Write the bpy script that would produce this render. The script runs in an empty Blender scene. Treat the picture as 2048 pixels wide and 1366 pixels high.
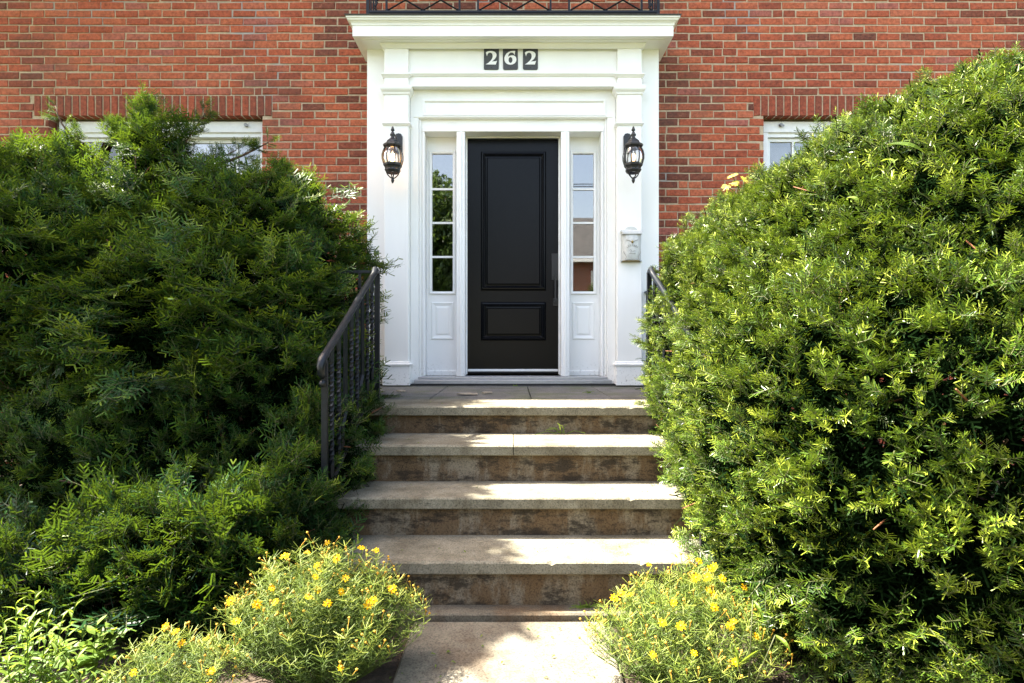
import bpy, bmesh, math, random
import numpy as np
from mathutils import Vector, Matrix, Quaternion

random.seed(7)
rng = np.random.default_rng(11)
S = bpy.context.scene
COL = S.collection
R = math.radians

# ------------------------------------------------------------------ camera, sky, sun, exposure
EYE = 1.12
FPX = 1211.0
cam = bpy.data.cameras.new('camera')
cam.sensor_width = 36.0
cam.lens = 36.0 * FPX / 2048.0
cam.clip_start = 0.05
cam.clip_end = 3000
camo = bpy.data.objects.new('camera', cam)
COL.objects.link(camo)
camo.location = (-0.008, 0, EYE)
camo.rotation_euler = (R(90), 0, 0)
S.camera = camo

SUN_A, SUN_B = 0.64, 0.15            # shadow run per metre of height: +X, -Y
sun_dir = Vector((-SUN_A, SUN_B, 1)).normalized()
EL = math.asin(sun_dir.z)
w = bpy.data.worlds.new('World')
S.world = w
w.use_nodes = True
nt = w.node_tree
bg = nt.nodes['Background']
sky = nt.nodes.new('ShaderNodeTexSky')
sky.sky_type = 'NISHITA'
sky.sun_disc = False
sky.sun_elevation = EL
sky.sun_rotation = math.atan2(sun_dir.x, sun_dir.y)
sky.air_density = 1.0
sky.dust_density = 3.0
sky.ozone_density = 1.0
wb = nt.nodes.new('ShaderNodeMix'); wb.data_type = 'RGBA'; wb.blend_type = 'MULTIPLY'
wb.inputs[0].default_value = 1.0
wb.inputs[7].default_value = (1.0, 0.865, 0.735, 1)      # camera white balance set for the open shade
nt.links.new(sky.outputs[0], wb.inputs[6])
nt.links.new(wb.outputs[2], bg.inputs[0])
bg.inputs[1].default_value = 0.14
sl = bpy.data.lights.new('sun', 'SUN')
sl.energy = 5.0
sl.angle = R(0.55)
sl.color = (1.0, 0.93, 0.80)
so = bpy.data.objects.new('sun', sl)
COL.objects.link(so)
so.rotation_euler = sun_dir.to_track_quat('Z', 'Y').to_euler()
so.location = (-6, 3, 12)
S.view_settings.view_transform = 'Standard'
S.view_settings.look = 'None'
S.view_settings.gamma = 1.0
S.view_settings.exposure = 3.0
S.view_settings.use_curve_mapping = False
S.cycles.use_denoising = True
S.cycles.denoising_prefilter = 'ACCURATE'
S.cycles.use_adaptive_sampling = False
S.cycles.max_bounces = 8
S.cycles.diffuse_bounces = 4
S.cycles.transparent_max_bounces = 12
S.cycles.caustics_reflective = False
S.cycles.caustics_refractive = False

def PX(px, d): return (px - 1024.0) * d / FPX
def PZ(py, d): return EYE + (683.0 - py) * d / FPX

# ------------------------------------------------------------------ object helpers
def tag(o, label=None, cat=None, group=None, kind=None):
    if label: o['label'] = label
    if cat: o['category'] = cat
    if group: o['group'] = group
    if kind: o['kind'] = kind
    return o

def empty(name, loc=(0, 0, 0), parent=None):
    o = bpy.data.objects.new(name, None)
    o.empty_display_size = 0.1
    COL.objects.link(o)
    o.location = loc
    if parent is not None:
        o.parent = parent
    return o

def link_mesh(name, me, parent=None, loc=None):
    o = bpy.data.objects.new(name, me)
    COL.objects.link(o)
    if parent is not None:
        o.parent = parent
    if loc is not None:
        o.location = loc
    return o

class MB:
    """collects polygons and links them as one mesh object"""
    def __init__(s):
        s.v = []; s.f = []; s.m = []; s.sm = []
    def add(s, vs, fs, mi=0, smooth=False):
        b = len(s.v)
        s.v.extend([tuple(q) for q in vs])
        for f in fs:
            s.f.append(tuple(i + b for i in f)); s.m.append(mi); s.sm.append(smooth)
        return s
    def box(s, x0, x1, y0, y1, z0, z1, mi=0):
        x0, x1 = min(x0, x1), max(x0, x1); y0, y1 = min(y0, y1), max(y0, y1); z0, z1 = min(z0, z1), max(z0, z1)
        vs = [(x0,y0,z0),(x1,y0,z0),(x1,y1,z0),(x0,y1,z0),(x0,y0,z1),(x1,y0,z1),(x1,y1,z1),(x0,y1,z1)]
        return s.add(vs, [(0,3,2,1),(4,5,6,7),(0,1,5,4),(1,2,6,5),(2,3,7,6),(3,0,4,7)], mi)
    def bbox(s, x0, x1, y0, y1, z0, z1, b=0.004, mi=0):
        """box with chamfered edges"""
        bm = bmesh.new()
        bmesh.ops.create_cube(bm, size=1.0)
        for v in bm.verts:
            v.co = Vector(((x0+x1)/2 + v.co.x*abs(x1-x0), (y0+y1)/2 + v.co.y*abs(y1-y0), (z0+z1)/2 + v.co.z*abs(z1-z0)))
        bmesh.ops.bevel(bm, geom=list(bm.edges), offset=b, segments=1, affect='EDGES', profile=0.5)
        bm.verts.index_update()
        s.add([v.co[:] for v in bm.verts], [[v.index for v in f.verts] for f in bm.faces], mi)
        bm.free()
        return s
    def sweep(s, x0, x1, yf, yb, prof, mi=0, close=True):
        """profile (outset, z) swept round left return, front, right return, mitred"""
        n = len(prof)
        vs = []
        for o, z in prof:
            vs += [(x0-o, yb, z), (x0-o, yf-o, z), (x1+o, yf-o, z), (x1+o, yb, z)]
        fs = []
        rng_ = range(n) if close else range(n-1)
        for i in rng_:
            j = (i+1) % n
            for k in range(3):
                fs.append((i*4+k, i*4+k+1, j*4+k+1, j*4+k))
        fs.append(tuple(i*4 for i in range(n)))
        fs.append(tuple(i*4+3 for i in reversed(range(n))))
        return s.add(vs, fs, mi)
    def tube(s, pts, rad, seg=8, mi=0, cap=True, smooth=True, twist=None):
        pts = [Vector(p) for p in pts]
        n = len(pts)
        rads = [float(q) for q in rad] if isinstance(rad, (list, tuple)) else [float(rad)]*n
        t0 = (pts[1]-pts[0]).normalized()
        ref = Vector((0,0,1)) if abs(t0.z) < 0.9 else Vector((1,0,0))
        u = (ref - ref.dot(t0)*t0).normalized()
        vs = []
        for i, p in enumerate(pts):
            t = (pts[min(i+1,n-1)] - pts[max(i-1,0)]).normalized()
            u = (u - u.dot(t)*t).normalized()
            vv = t.cross(u)
            ph = 0 if twist is None else twist[i]
            for k in range(seg):
                a = 2*math.pi*k/seg + ph
                vs.append(p + rads[i]*(math.cos(a)*u + math.sin(a)*vv))
        fs = []
        for i in range(n-1):
            for k in range(seg):
                k2 = (k+1) % seg
                fs.append((i*seg+k, i*seg+k2, (i+1)*seg+k2, (i+1)*seg+k))
        s.add(vs, fs, mi, smooth)
        if cap:
            b = len(s.v) - len(vs)
            s.f.append(tuple(b+k for k in reversed(range(seg)))); s.m.append(mi); s.sm.append(False)
            s.f.append(tuple(b+(n-1)*seg+k for k in range(seg))); s.m.append(mi); s.sm.append(False)
        return s
    def lathe(s, prof, seg=12, c=(0,0,0), mi=0, smooth=True, phase=0.0):
        n = len(prof); vs = []
        for r, z in prof:
            for k in range(seg):
                a = 2*math.pi*k/seg + phase
                vs.append((c[0]+r*math.cos(a), c[1]+r*math.sin(a), c[2]+z))
        fs = []
        for i in range(n-1):
            for k in range(seg):
                k2 = (k+1) % seg
                fs.append((i*seg+k, i*seg+k2, (i+1)*seg+k2, (i+1)*seg+k))
        s.add(vs, fs, mi, smooth)
        return s
    def prism_y(s, poly, y0, y1, mi=0):
        """polygon in XZ (ccw seen from -Y) extruded from y0 (front) to y1"""
        n = len(poly)
        vs = [(x,y0,z) for x,z in poly] + [(x,y1,z) for x,z in poly]
        fs = [tuple(range(n)), tuple(reversed(range(n, 2*n)))]
        for i in range(n):
            j = (i+1) % n
            fs.append((i, i+n, j+n, j))
        return s.add(vs, fs, mi)
    def mesh(s, name, mats):
        me = bpy.data.meshes.new(name)
        me.from_pydata(s.v, [], s.f)
        mats = mats if isinstance(mats, (list, tuple)) else [mats]
        for m in mats: me.materials.append(m)
        me.polygons.foreach_set('material_index', s.m)
        me.polygons.foreach_set('use_smooth', s.sm)
        me.update()
        return me
    def build(s, name, mats, parent=None, loc=None):
        return link_mesh(name, s.mesh(name, mats), parent, loc)

# ------------------------------------------------------------------ materials
def new_mat(name):
    m = bpy.data.materials.new(name)
    m.use_nodes = True
    t = m.node_tree
    return m, t, t.nodes, t.links, t.nodes['Principled BSDF']

def noise(t, scale, detail=4, rough=0.55, vec=None, stretch=None, dim='world'):
    n = t.nodes.new('ShaderNodeTexNoise')
    n.inputs['Scale'].default_value = scale
    n.inputs['Detail'].default_value = detail
    n.inputs['Roughness'].default_value = rough
    if vec is None:
        if dim == 'world':
            g = t.nodes.new('ShaderNodeNewGeometry'); vec = g.outputs['Position']
        else:
            g = t.nodes.new('ShaderNodeTexCoord'); vec = g.outputs['Object']
    if stretch:
        mp = t.nodes.new('ShaderNodeMapping')
        mp.inputs['Scale'].default_value = stretch
        t.links.new(vec, mp.inputs[0]); vec = mp.outputs[0]
    t.links.new(vec, n.inputs['Vector'])
    return n.outputs['Fac']

def ramp(t, fac, stops):
    r = t.nodes.new('ShaderNodeValToRGB')
    e = r.color_ramp.elements
    while len(e) < len(stops): e.new(0.5)
    for q, (p, c) in zip(e, stops):
        q.position = p
        q.color = (c[0], c[1], c[2], 1) if hasattr(c, '__len__') else (c, c, c, 1)
    t.links.new(fac, r.inputs[0])
    return r.outputs[0]

def mix(t, fac, a, b, mode='MIX'):
    m = t.nodes.new('ShaderNodeMix'); m.data_type = 'RGBA'; m.blend_type = mode
    for sock, val in ((m.inputs[0], fac), (m.inputs[6], a), (m.inputs[7], b)):
        if hasattr(val, 'is_linked'): t.links.new(val, sock)
        elif hasattr(val, '__len__'): sock.default_value = (val[0], val[1], val[2], 1)
        else: sock.default_value = val
    return m.outputs[2]

def mathn(t, op, a, b=0.0, clamp=False):
    m = t.nodes.new('ShaderNodeMath'); m.operation = op; m.use_clamp = clamp
    for sock, val in ((m.inputs[0], a), (m.inputs[1], b)):
        if hasattr(val, 'is_linked'): t.links.new(val, sock)
        else: sock.default_value = val
    return m.outputs[0]

def bump(t, bsdf, h, strength=0.3, dist=0.01):
    b = t.nodes.new('ShaderNodeBump')
    b.inputs['Strength'].default_value = strength
    b.inputs['Distance'].default_value = dist
    t.links.new(h, b.inputs['Height'])
    t.links.new(b.outputs[0], bsdf.inputs['Normal'])

def simple(name, col, rough=0.5, metal=0.0, spec=0.5, var=0.15, vs=30, bmp=0.1, bs=120, bd=0.002):
    m, t, n, l, p = new_mat(name)
    c2 = tuple(x*(1-var) for x in col); c1 = tuple(min(1, x*(1+var*0.6)) for x in col)
    l.new(ramp(t, noise(t, vs), [(0.3, c2), (0.7, c1)]), p.inputs['Base Color'])
    p.inputs['Roughness'].default_value = rough
    p.inputs['Metallic'].default_value = metal
    p.inputs['Specular IOR Level'].default_value = spec
    if bmp: bump(t, p, noise(t, bs, 5), bmp, bd)
    return m

def white_paint(name, col=(0.84, 0.84, 0.81), dirt=0.9):
    m, t, n, l, p = new_mat(name)
    base = ramp(t, noise(t, 3.5, 5, stretch=(1, 1, 0.35)), [(0.3, tuple(c*0.93 for c in col)), (0.65, col)])
    # scuffs and flaking low down: a grimy, weathered band with its own ragged shape
    g = t.nodes.new('ShaderNodeNewGeometry')
    sx = t.nodes.new('ShaderNodeSeparateXYZ'); l.new(g.outputs['Position'], sx.inputs[0])
    low = t.nodes.new('ShaderNodeMapRange')
    low.inputs[1].default_value = 0.74; low.inputs[2].default_value = 0.98
    low.inputs[3].default_value = 1.0; low.inputs[4].default_value = 0.0
    l.new(sx.outputs[2], low.inputs[0])
    sp = ramp(t, noise(t, 46, 6, 0.7), [(0.56, 0), (0.64, 1)])
    f = mathn(t, 'MULTIPLY', low.outputs[0], sp)
    f = mathn(t, 'MULTIPLY', f, dirt)
    l.new(mix(t, f, base, (0.22, 0.20, 0.17)), p.inputs['Base Color'])
    p.inputs['Roughness'].default_value = 0.42
    bump(t, p, noise(t, 60, 4, stretch=(1, 1, 0.2)), 0.12, 0.002)
    return m

M = {}
M['white'] = white_paint('white_trim_paint')
M['white_door'] = white_paint('white_sidelight_paint', (0.84, 0.845, 0.83), 0.6)
M['vinyl'] = simple('white_vinyl', (0.78, 0.79, 0.78), 0.35, var=0.05, bmp=0.0)
M['black_door'] = simple('black_door_paint', (0.0022, 0.0028, 0.0042), 0.24, spec=0.15, var=0.2, bmp=0.35, bs=260, bd=0.001)
M['iron'] = simple('painted_wrought_iron', (0.007, 0.009, 0.013), 0.42, spec=0.25, var=0.4, vs=60, bmp=0.3, bs=90)
M['rail_iron'] = simple('worn_handrail_iron', (0.008, 0.011, 0.016), 0.36, spec=0.3, var=0.5, vs=25, bmp=0.35, bs=60)
M['lamp_iron'] = simple('textured_black_casting', (0.012, 0.013, 0.014), 0.45, var=0.3, bmp=0.3, bs=200)
M['hardware'] = simple('dark_bronze_hardware', (0.010, 0.0105, 0.012), 0.5, metal=0.0, var=0.2, bmp=0.05)
M['plaque'] = simple('slate_grey_plaque', (0.050, 0.053, 0.055), 0.6, var=0.25, bmp=0.3, bs=150)
M['digit'] = simple('white_numeral', (0.80, 0.80, 0.80), 0.5, var=0.04, bmp=0.0)
M['hole'] = simple('black_screw', (0.008, 0.008, 0.008), 0.5, bmp=0)
M['tin'] = simple('cream_painted_tin', (0.52, 0.53, 0.50), 0.38, var=0.12, vs=40, bmp=0.25, bs=70)
M['tin_dark'] = simple('dark_tin_relief', (0.24, 0.235, 0.21), 0.5, var=0.3, bmp=0.1)  # darker grey tin for the embossing and letters
M['brass'] = simple('tarnished_brass', (0.30, 0.22, 0.08), 0.4, metal=0.7, var=0.3, bmp=0.1)
M['flash'] = simple('dark_roof_edge', (0.05, 0.047, 0.04), 0.7, var=0.4)
M['shingle'] = simple('grey_roof_shingle', (0.055, 0.054, 0.053), 0.85, var=0.4, vs=5, bmp=0.5, bs=25, bd=0.02)
M['alu'] = simple('brushed_sill_metal', (0.42, 0.43, 0.44), 0.42, metal=0.6, var=0.1, bmp=0.05)
M['dark_gap'] = simple('near_black', (0.01, 0.01, 0.01), 0.7, bmp=0)  # near-black, stands in for the shade in the gap under the door
M['steelclip'] = simple('zinc_bracket', (0.25, 0.25, 0.24), 0.45, metal=0.6, var=0.3)

# blinds
M['blind'] = simple('white_blind_slats', (0.74, 0.73, 0.75), 0.55, var=0.06, bmp=0)

def glass_mat(name, ior=2.0, tint=0.9):
    m = bpy.data.materials.new(name); m.use_nodes = True
    t = m.node_tree; t.nodes.clear()
    out = t.nodes.new('ShaderNodeOutputMaterial')
    tr = t.nodes.new('ShaderNodeBsdfTransparent'); tr.inputs[0].default_value = (tint, tint, tint, 1)
    gl = t.nodes.new('ShaderNodeBsdfGlossy'); gl.inputs['Roughness'].default_value = 0.015
    fr = t.nodes.new('ShaderNodeFresnel'); fr.inputs[0].default_value = ior
    mx = t.nodes.new('ShaderNodeMixShader')
    t.links.new(fr.outputs[0], mx.inputs[0]); t.links.new(tr.outputs[0], mx.inputs[1]); t.links.new(gl.outputs[0], mx.inputs[2])
    t.links.new(mx.outputs[0], out.inputs[0])
    return m
M['glass'] = glass_mat('window_glass', 1.9, 0.92)
M['coated_glass'] = glass_mat('coated_sidelight_glass', 3.0, 0.5)
M['lamp_glass'] = glass_mat('clear_lantern_glass', 1.35, 0.97)
M['room'] = simple('dim_interior', (0.05, 0.045, 0.04), 0.8, bmp=0)  # dark colour put in for the dimness of the unlit rooms

def brick_mat():
    m, t, n, l, p = new_mat('red_clay_brick')
    a1 = n.new('ShaderNodeAttribute'); a1.attribute_type = 'GEOMETRY'; a1.attribute_name = 'tone'
    a2 = n.new('ShaderNodeAttribute'); a2.attribute_type = 'OBJECT'; a2.attribute_name = 'tone'
    tone = mathn(t, 'ADD', a1.outputs['Fac'], a2.outputs['Fac'])
    base = ramp(t, tone, [(0.0, (0.075, 0.028, 0.020)), (0.16, (0.170, 0.052, 0.030)), (0.40, (0.285, 0.064, 0.031)),
                          (0.62, (0.385, 0.090, 0.040)), (0.82, (0.43, 0.120, 0.055)), (1.0, (0.34, 0.105, 0.075))])
    mot = ramp(t, noise(t, 38, 6, 0.7), [(0.28, 0.42), (0.62, 1.15)])
    c = mix(t, 1.0, base, mot, 'MULTIPLY')
    # pale mortar smears and lime bloom
    sm = ramp(t, noise(t, 15, 6, 0.75, stretch=(1, 1, 2.2)), [(0.54, 0), (0.70, 0.48)])
    c = mix(t, sm, c, (0.46, 0.19, 0.11))
    gr = ramp(t, noise(t, 1.6, 4), [(0.55, 0), (0.72, 0.5)])
    c = mix(t, gr, c, (0.085, 0.05, 0.04))
    l.new(c, p.inputs['Base Color'])
    p.inputs['Roughness'].default_value = 0.82
    p.inputs['Specular IOR Level'].default_value = 0.3
    bump(t, p, noise(t, 85, 7, 0.75), 0.75, 0.006)
    return m
M['brick'] = brick_mat()

def mortar_mat():
    m, t, n, l, p = new_mat('lime_mortar')
    c = ramp(t, noise(t, 26, 6, 0.7), [(0.3, (0.30, 0.225, 0.145)), (0.65, (0.50, 0.395, 0.27))])
    gr = ramp(t, noise(t, 1.1, 3), [(0.60, 0), (0.66, 0.8)])
    c = mix(t, gr, c, (0.30, 0.30, 0.29))
    l.new(c, p.inputs['Base Color'])
    p.inputs['Roughness'].default_value = 0.95
    bump(t, p, noise(t, 140, 5), 0.6, 0.004)
    return m
M['mortar'] = mortar_mat()

M['mortar_pale'] = simple('pale_lintel_mortar', (0.66, 0.57, 0.44), 0.95, var=0.2, bmp=0.4)
def brick_tex():
    m, t, n, l, p = new_mat('distant_brickwork')
    tc = n.new('ShaderNodeNewGeometry')
    mp = n.new('ShaderNodeMapping'); mp.inputs['Rotation'].default_value = (R(90), 0, 0)
    l.new(tc.outputs['Position'], mp.inputs[0])
    b = n.new('ShaderNodeTexBrick')
    b.inputs['Color1'].default_value = (0.25, 0.065, 0.035, 1); b.inputs['Color2'].default_value = (0.17, 0.045, 0.028, 1)
    b.inputs['Mortar'].default_value = (0.42, 0.36, 0.28, 1)
    b.inputs['Scale'].default_value = 1.0; b.inputs['Mortar Size'].default_value = 0.006
    b.inputs['Brick Width'].default_value = 0.21; b.inputs['Row Height'].default_value = 0.07
    l.new(mp.outputs[0], b.inputs[0]); l.new(b.outputs[0], p.inputs['Base Color'])
    p.inputs['Roughness'].default_value = 0.9
    return m
M['brick_tex'] = brick_tex()

def concrete(name, light, mid, dark, stain, streak=True, rough=0.85, stain_amt=0.8):
    m, t, n, l, p = new_mat(name)
    c = ramp(t, noise(t, 7, 7, 0.65), [(0.28, mid), (0.62, light)])
    if streak:
        s1 = ramp(t, noise(t, 6.5, 9, 0.72, stretch=(1, 1, 0.34)), [(0.44, 0), (0.53, stain_amt)])
        c = mix(t, s1, c, stain)
        s2 = ramp(t, noise(t, 9, 9, 0.75, stretch=(0.55, 1, 1.3)), [(0.48, 0), (0.57, 0.85)])
        c = mix(t, s2, c, dark)
    else:
        s1 = ramp(t, noise(t, 3.2, 6, 0.7), [(0.47, 0), (0.62, stain_amt)])
        c = mix(t, s1, c, stain)
        s2 = ramp(t, noise(t, 5.0, 7, 0.75), [(0.58, 0), (0.76, 0.7)])
        c = mix(t, s2, c, dark)
    sp = ramp(t, noise(t, 150, 3, 0.6), [(0.32, 0.50), (0.55, 1.08)])
    c = mix(t, 1.0, c, sp, 'MULTIPLY')
    pit = ramp(t, noise(t, 60, 2, 0.5), [(0.70, 0), (0.76, 0.6)])
    c = mix(t, pit, c, dark)
    l.new(c, p.inputs['Base Color'])
    p.inputs['Roughness'].default_value = rough
    p.inputs['Specular IOR Level'].default_value = 0.3
    bump(t, p, noise(t, 90, 8, 0.75), 0.55, 0.006)
    return m
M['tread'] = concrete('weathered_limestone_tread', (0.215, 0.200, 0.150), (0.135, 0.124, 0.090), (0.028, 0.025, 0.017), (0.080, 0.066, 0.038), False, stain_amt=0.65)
M['riser'] = concrete('stained_concrete_riser', (0.20, 0.168, 0.120), (0.115, 0.088, 0.056), (0.022, 0.017, 0.011), (0.095, 0.054, 0.021), True)
M['landing'] = concrete('mossy_flagstone', (0.15, 0.145, 0.135), (0.085, 0.083, 0.077), (0.04, 0.042, 0.032), (0.10, 0.11, 0.06), False)
M['path'] = concrete('exposed_aggregate_path', (0.180, 0.165, 0.128), (0.118, 0.106, 0.080), (0.045, 0.034, 0.025), (0.10, 0.075, 0.05), False, stain_amt=0.7)
M['ledge'] = concrete('crumbling_mortar_ledge', (0.150, 0.135, 0.102), (0.085, 0.074, 0.055), (0.035, 0.028, 0.02), (0.10, 0.065, 0.035), False)
M['soil'] = simple('dark_garden_soil', (0.055, 0.038, 0.024), 0.95, var=0.5, vs=25, bmp=0.9, bs=40, bd=0.03)
M['lawn'] = simple('mown_lawn', (0.085, 0.100, 0.045), 0.9, var=0.4, vs=4, bmp=0.6, bs=60, bd=0.02)
M['asphalt'] = simple('asphalt', (0.05, 0.05, 0.052), 0.9, var=0.3, vs=8)
M['bark'] = simple('reddish_yew_bark', (0.085, 0.045, 0.025), 0.9, var=0.5, vs=40, bmp=0.7, bs=50, bd=0.01)
M['twig'] = simple('orange_brown_twig', (0.17, 0.062, 0.022), 0.75, var=0.4, vs=40, bmp=0.3)
M['chip'] = simple('old_paint_flake', (0.32, 0.27, 0.20), 0.9, var=0.4, vs=20)

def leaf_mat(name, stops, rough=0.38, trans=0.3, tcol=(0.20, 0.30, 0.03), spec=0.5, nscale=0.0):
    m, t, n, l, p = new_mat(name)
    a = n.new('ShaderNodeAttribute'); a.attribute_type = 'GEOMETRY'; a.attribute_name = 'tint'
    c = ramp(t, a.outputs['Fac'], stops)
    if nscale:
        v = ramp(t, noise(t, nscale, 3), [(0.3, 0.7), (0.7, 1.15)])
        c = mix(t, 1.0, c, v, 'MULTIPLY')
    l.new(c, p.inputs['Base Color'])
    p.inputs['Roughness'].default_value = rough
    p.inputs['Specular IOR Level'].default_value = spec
    tb = n.new('ShaderNodeBsdfTranslucent')
    tc = mix(t, 0.6, c, tcol)
    l.new(tc, tb.inputs[0])
    mx = n.new('ShaderNodeMixShader'); mx.inputs[0].default_value = trans
    out = n['Material Output']
    l.new(p.outputs[0], mx.inputs[1]); l.new(tb.outputs[0], mx.inputs[2]); l.new(mx.outputs[0], out.inputs[0])
    return m
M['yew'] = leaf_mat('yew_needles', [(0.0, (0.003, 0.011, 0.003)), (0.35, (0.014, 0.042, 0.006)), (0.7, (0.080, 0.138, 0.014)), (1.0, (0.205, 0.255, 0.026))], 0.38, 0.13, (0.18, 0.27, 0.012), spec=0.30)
M['yew_shaded'] = leaf_mat('shaded_yew_needles', [(0.0, (0.002, 0.010, 0.004)), (0.35, (0.008, 0.036, 0.012)), (0.7, (0.036, 0.090, 0.016)), (1.0, (0.140, 0.190, 0.018))], 0.42, 0.22, (0.18, 0.28, 0.012), spec=0.13)  # copy of the yew ramp, darkened for the shade on the left yews
M['yew_inner_shade'] = simple('shaded_old_needles', (0.004, 0.010, 0.003), 0.95, spec=0.0, var=0.4, vs=12, bmp=0)  # near-black colour deepens the shade inside the bushes
M['yew_stem'] = simple('green_brown_twig', (0.060, 0.070, 0.020), 0.7, var=0.4, vs=20, bmp=0)
M['thread'] = leaf_mat('threadleaf_foliage', [(0.0, (0.06, 0.09, 0.025)), (0.5, (0.065, 0.110, 0.014)), (1.0, (0.20, 0.235, 0.035))], 0.55, 0.22, (0.22, 0.28, 0.03), spec=0.25)
M['petal'] = leaf_mat('yellow_petal', [(0.0, (0.62, 0.36, 0.003)), (1.0, (0.66, 0.42, 0.004))], 0.6, 0.25, (0.62, 0.38, 0.004), spec=0.1)
M['disc'] = simple('orange_flower_disc', (0.50, 0.27, 0.02), 0.8, var=0.3, bmp=0)
M['leafy'] = leaf_mat('fresh_green_leaf', [(0.0, (0.035, 0.085, 0.015)), (0.5, (0.085, 0.160, 0.018)), (1.0, (0.17, 0.245, 0.025))], 0.5, 0.42, (0.34, 0.44, 0.04), spec=0.3, nscale=30)
M['maple_dark'] = leaf_mat('maple_leaf', [(0.0, (0.02, 0.06, 0.02)), (1.0, (0.05, 0.11, 0.03))], 0.4, 0.3, nscale=30)
M['maple_gold'] = leaf_mat('golden_maple_leaf', [(0.0, (0.32, 0.30, 0.02)), (1.0, (0.45, 0.40, 0.04))], 0.5, 0.4, (0.45, 0.4, 0.03), nscale=40)
M['treeleaf'] = leaf_mat('tree_leaf', [(0.0, (0.03, 0.07, 0.015)), (1.0, (0.08, 0.14, 0.03))], 0.5, 0.3)
def emit_mat(name, col, st):
    m, t, n, l, p = new_mat(name)
    p.inputs['Base Color'].default_value = (0.9, 0.85, 0.75, 1)
    p.inputs['Emission Color'].default_value = (*col, 1)
    p.inputs['Emission Strength'].default_value = st
    return m
M['bulb_bright'] = emit_mat('lit_bulb', (1.0, 0.50, 0.16), 9.0)
M['bulb_dim'] = emit_mat('dim_lit_bulb', (1.0, 0.60, 0.22), 0.35)

# ================================================================== SETTING
def flat(name, x0, x1, y0, y1, z, mat, nx=1, ny=1, amp=0.0):
    mb = MB(); vs = []; fs = []
    for j in range(ny+1):
        for i in range(nx+1):
            vs.append((x0+(x1-x0)*i/nx, y0+(y1-y0)*j/ny, z + (random.uniform(-amp, amp) if amp and 0 < i < nx and 0 < j < ny else 0)))
    for j in range(ny):
        for i in range(nx):
            a = j*(nx+1)+i
            fs.append((a, a+1, a+nx+2, a+nx+1))
    mb.add(vs, fs)
    return tag(mb.build(name, mat), kind='structure')
flat('lawn', -600, 600, -600, 600, -0.030, M['lawn'])
flat('garden_soil', -5.2, 5.2, 0.6, 5.5, -0.012, M['soil'], 60, 40, 0.012)
flat('road', -300, 300, -14.0, -7.0, -0.012, M['asphalt'])

# concrete path slabs in front of the steps
path = MB()
path.bbox(-0.40, 0.36, 1.22, 2.405, -0.12, 0.010, 0.008)
path.bbox(-0.40, 0.36, 0.02, 1.212, -0.12, 0.008, 0.008)
path.bbox(-0.40, 0.36, -1.20, 0.012, -0.12, 0.009, 0.008)
path.bbox(-0.40, 0.36, -6.9, -1.21, -0.12, 0.006, 0.008)
tag(path.build('path', M['path']), kind='structure')

# ================================================================== HOUSE
DW = 5.40                      # brick face
house = tag(empty('house', (0, DW, 0)), 'red brick house with white columned entrance and black front door', 'house')
house.location = (0, 0, 0)
# openings
WX0, WX1 = 2.238, 4.142        # window opening |x|
WZ0, WZ1 = 1.72, 3.135
LX0, LX1 = 2.145, 4.276        # lintel
LZ1 = 3.318
SX = 1.246                     # surround half width
SZ1 = 3.70
COURSE, BL, JT = 0.0694, 0.2095, 0.0108
HX = 5.6                       # house half width

mo = MB()
yf, yb = DW + 0.006, DW + 0.26
TOPZ = 6.05
def mbx(x0, x1, z0, z1): mo.box(x0, x1, yf, yb, z0, z1)
e = 0.003
for s in (-1, 1):
    def q(a, b, z0, z1): mbx(min(s*a, s*b), max(s*a, s*b), z0, z1)
    q(SX-0.10, WX0-e, -0.1, SZ1)
    q(WX0-e, WX1+e, -0.1, WZ0-e)
    q(WX0-e, WX1+e, WZ1+0.004, SZ1)
    q(WX1+e, HX, -0.1, SZ1)
mbx(-HX, HX, SZ1, 4.30)
wall = mo.build('wall', M['mortar'], house)
up = MB()
up.box(-HX, HX, DW, yb, 4.30, TOPZ)
up.box(-HX, -HX+0.25, yb, 12.0, -0.1, TOPZ); up.box(HX-0.25, HX, yb, 12.0, -0.1, TOPZ)
up.box(-HX, HX, 12.0, 12.25, -0.1, TOPZ)
up.box(-HX+0.25, HX-0.25, yb, 12.0, -0.1, -0.02)
up.build('outer_wall', M['brick_tex'], house)
# roof with overhanging eaves
EAVE = 4.68
rf = MB()
ov = 0.60
x0, x1, y0, y1, zr = -HX-ov, HX+ov, EAVE, 12.25+ov, TOPZ
ym = (y0+y1)/2
rf.add([(x0,y0,zr+0.16),(x1,y0,zr+0.16),(x1,y1,zr+0.16),(x0,y1,zr+0.16),(x0+3.2,ym,zr+2.5),(x1-3.2,ym,zr+2.5)],
       [(0,1,5,4),(2,3,4,5),(1,2,5),(3,0,4)])
rf.box(x0, x1, y0, y1, zr, zr+0.155)
rf.build('roof', M['shingle'], house)

# ---- bricks
def brick_mesh(w, h, d=0.10, jit=0.0028, name='brick'):
    """one brick: origin at its lower left front corner, face towards -Y, edges rounded off"""
    b = 0.0045
    def j(): return random.uniform(-jit, jit)
    fy = random.uniform(-0.0015, 0.0015)
    ring = [(0+j(), b, 0+j()), (w+j(), b, 0+j()), (w+j(), b, h+j()), (0+j(), b, h+j())]
    fr = [(b+j(), fy+j()*0.6, b+j()), (w-b+j(), fy+j()*0.6, b+j()), (w-b+j(), fy+j()*0.6, h-b+j()), (b+j(), fy+j()*0.6, h-b+j())]
    bk = [(0, d, 0), (w, d, 0), (w, d, h), (0, d, h)]
    vs = fr + ring + bk
    fs = [(0,1,2,3)]
    for i in range(4):
        k = (i+1) % 4
        fs.append((4+i, 4+k, k, i)); fs.append((8+i, 8+k, 4+k, 4+i))
    return vs, fs

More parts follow.
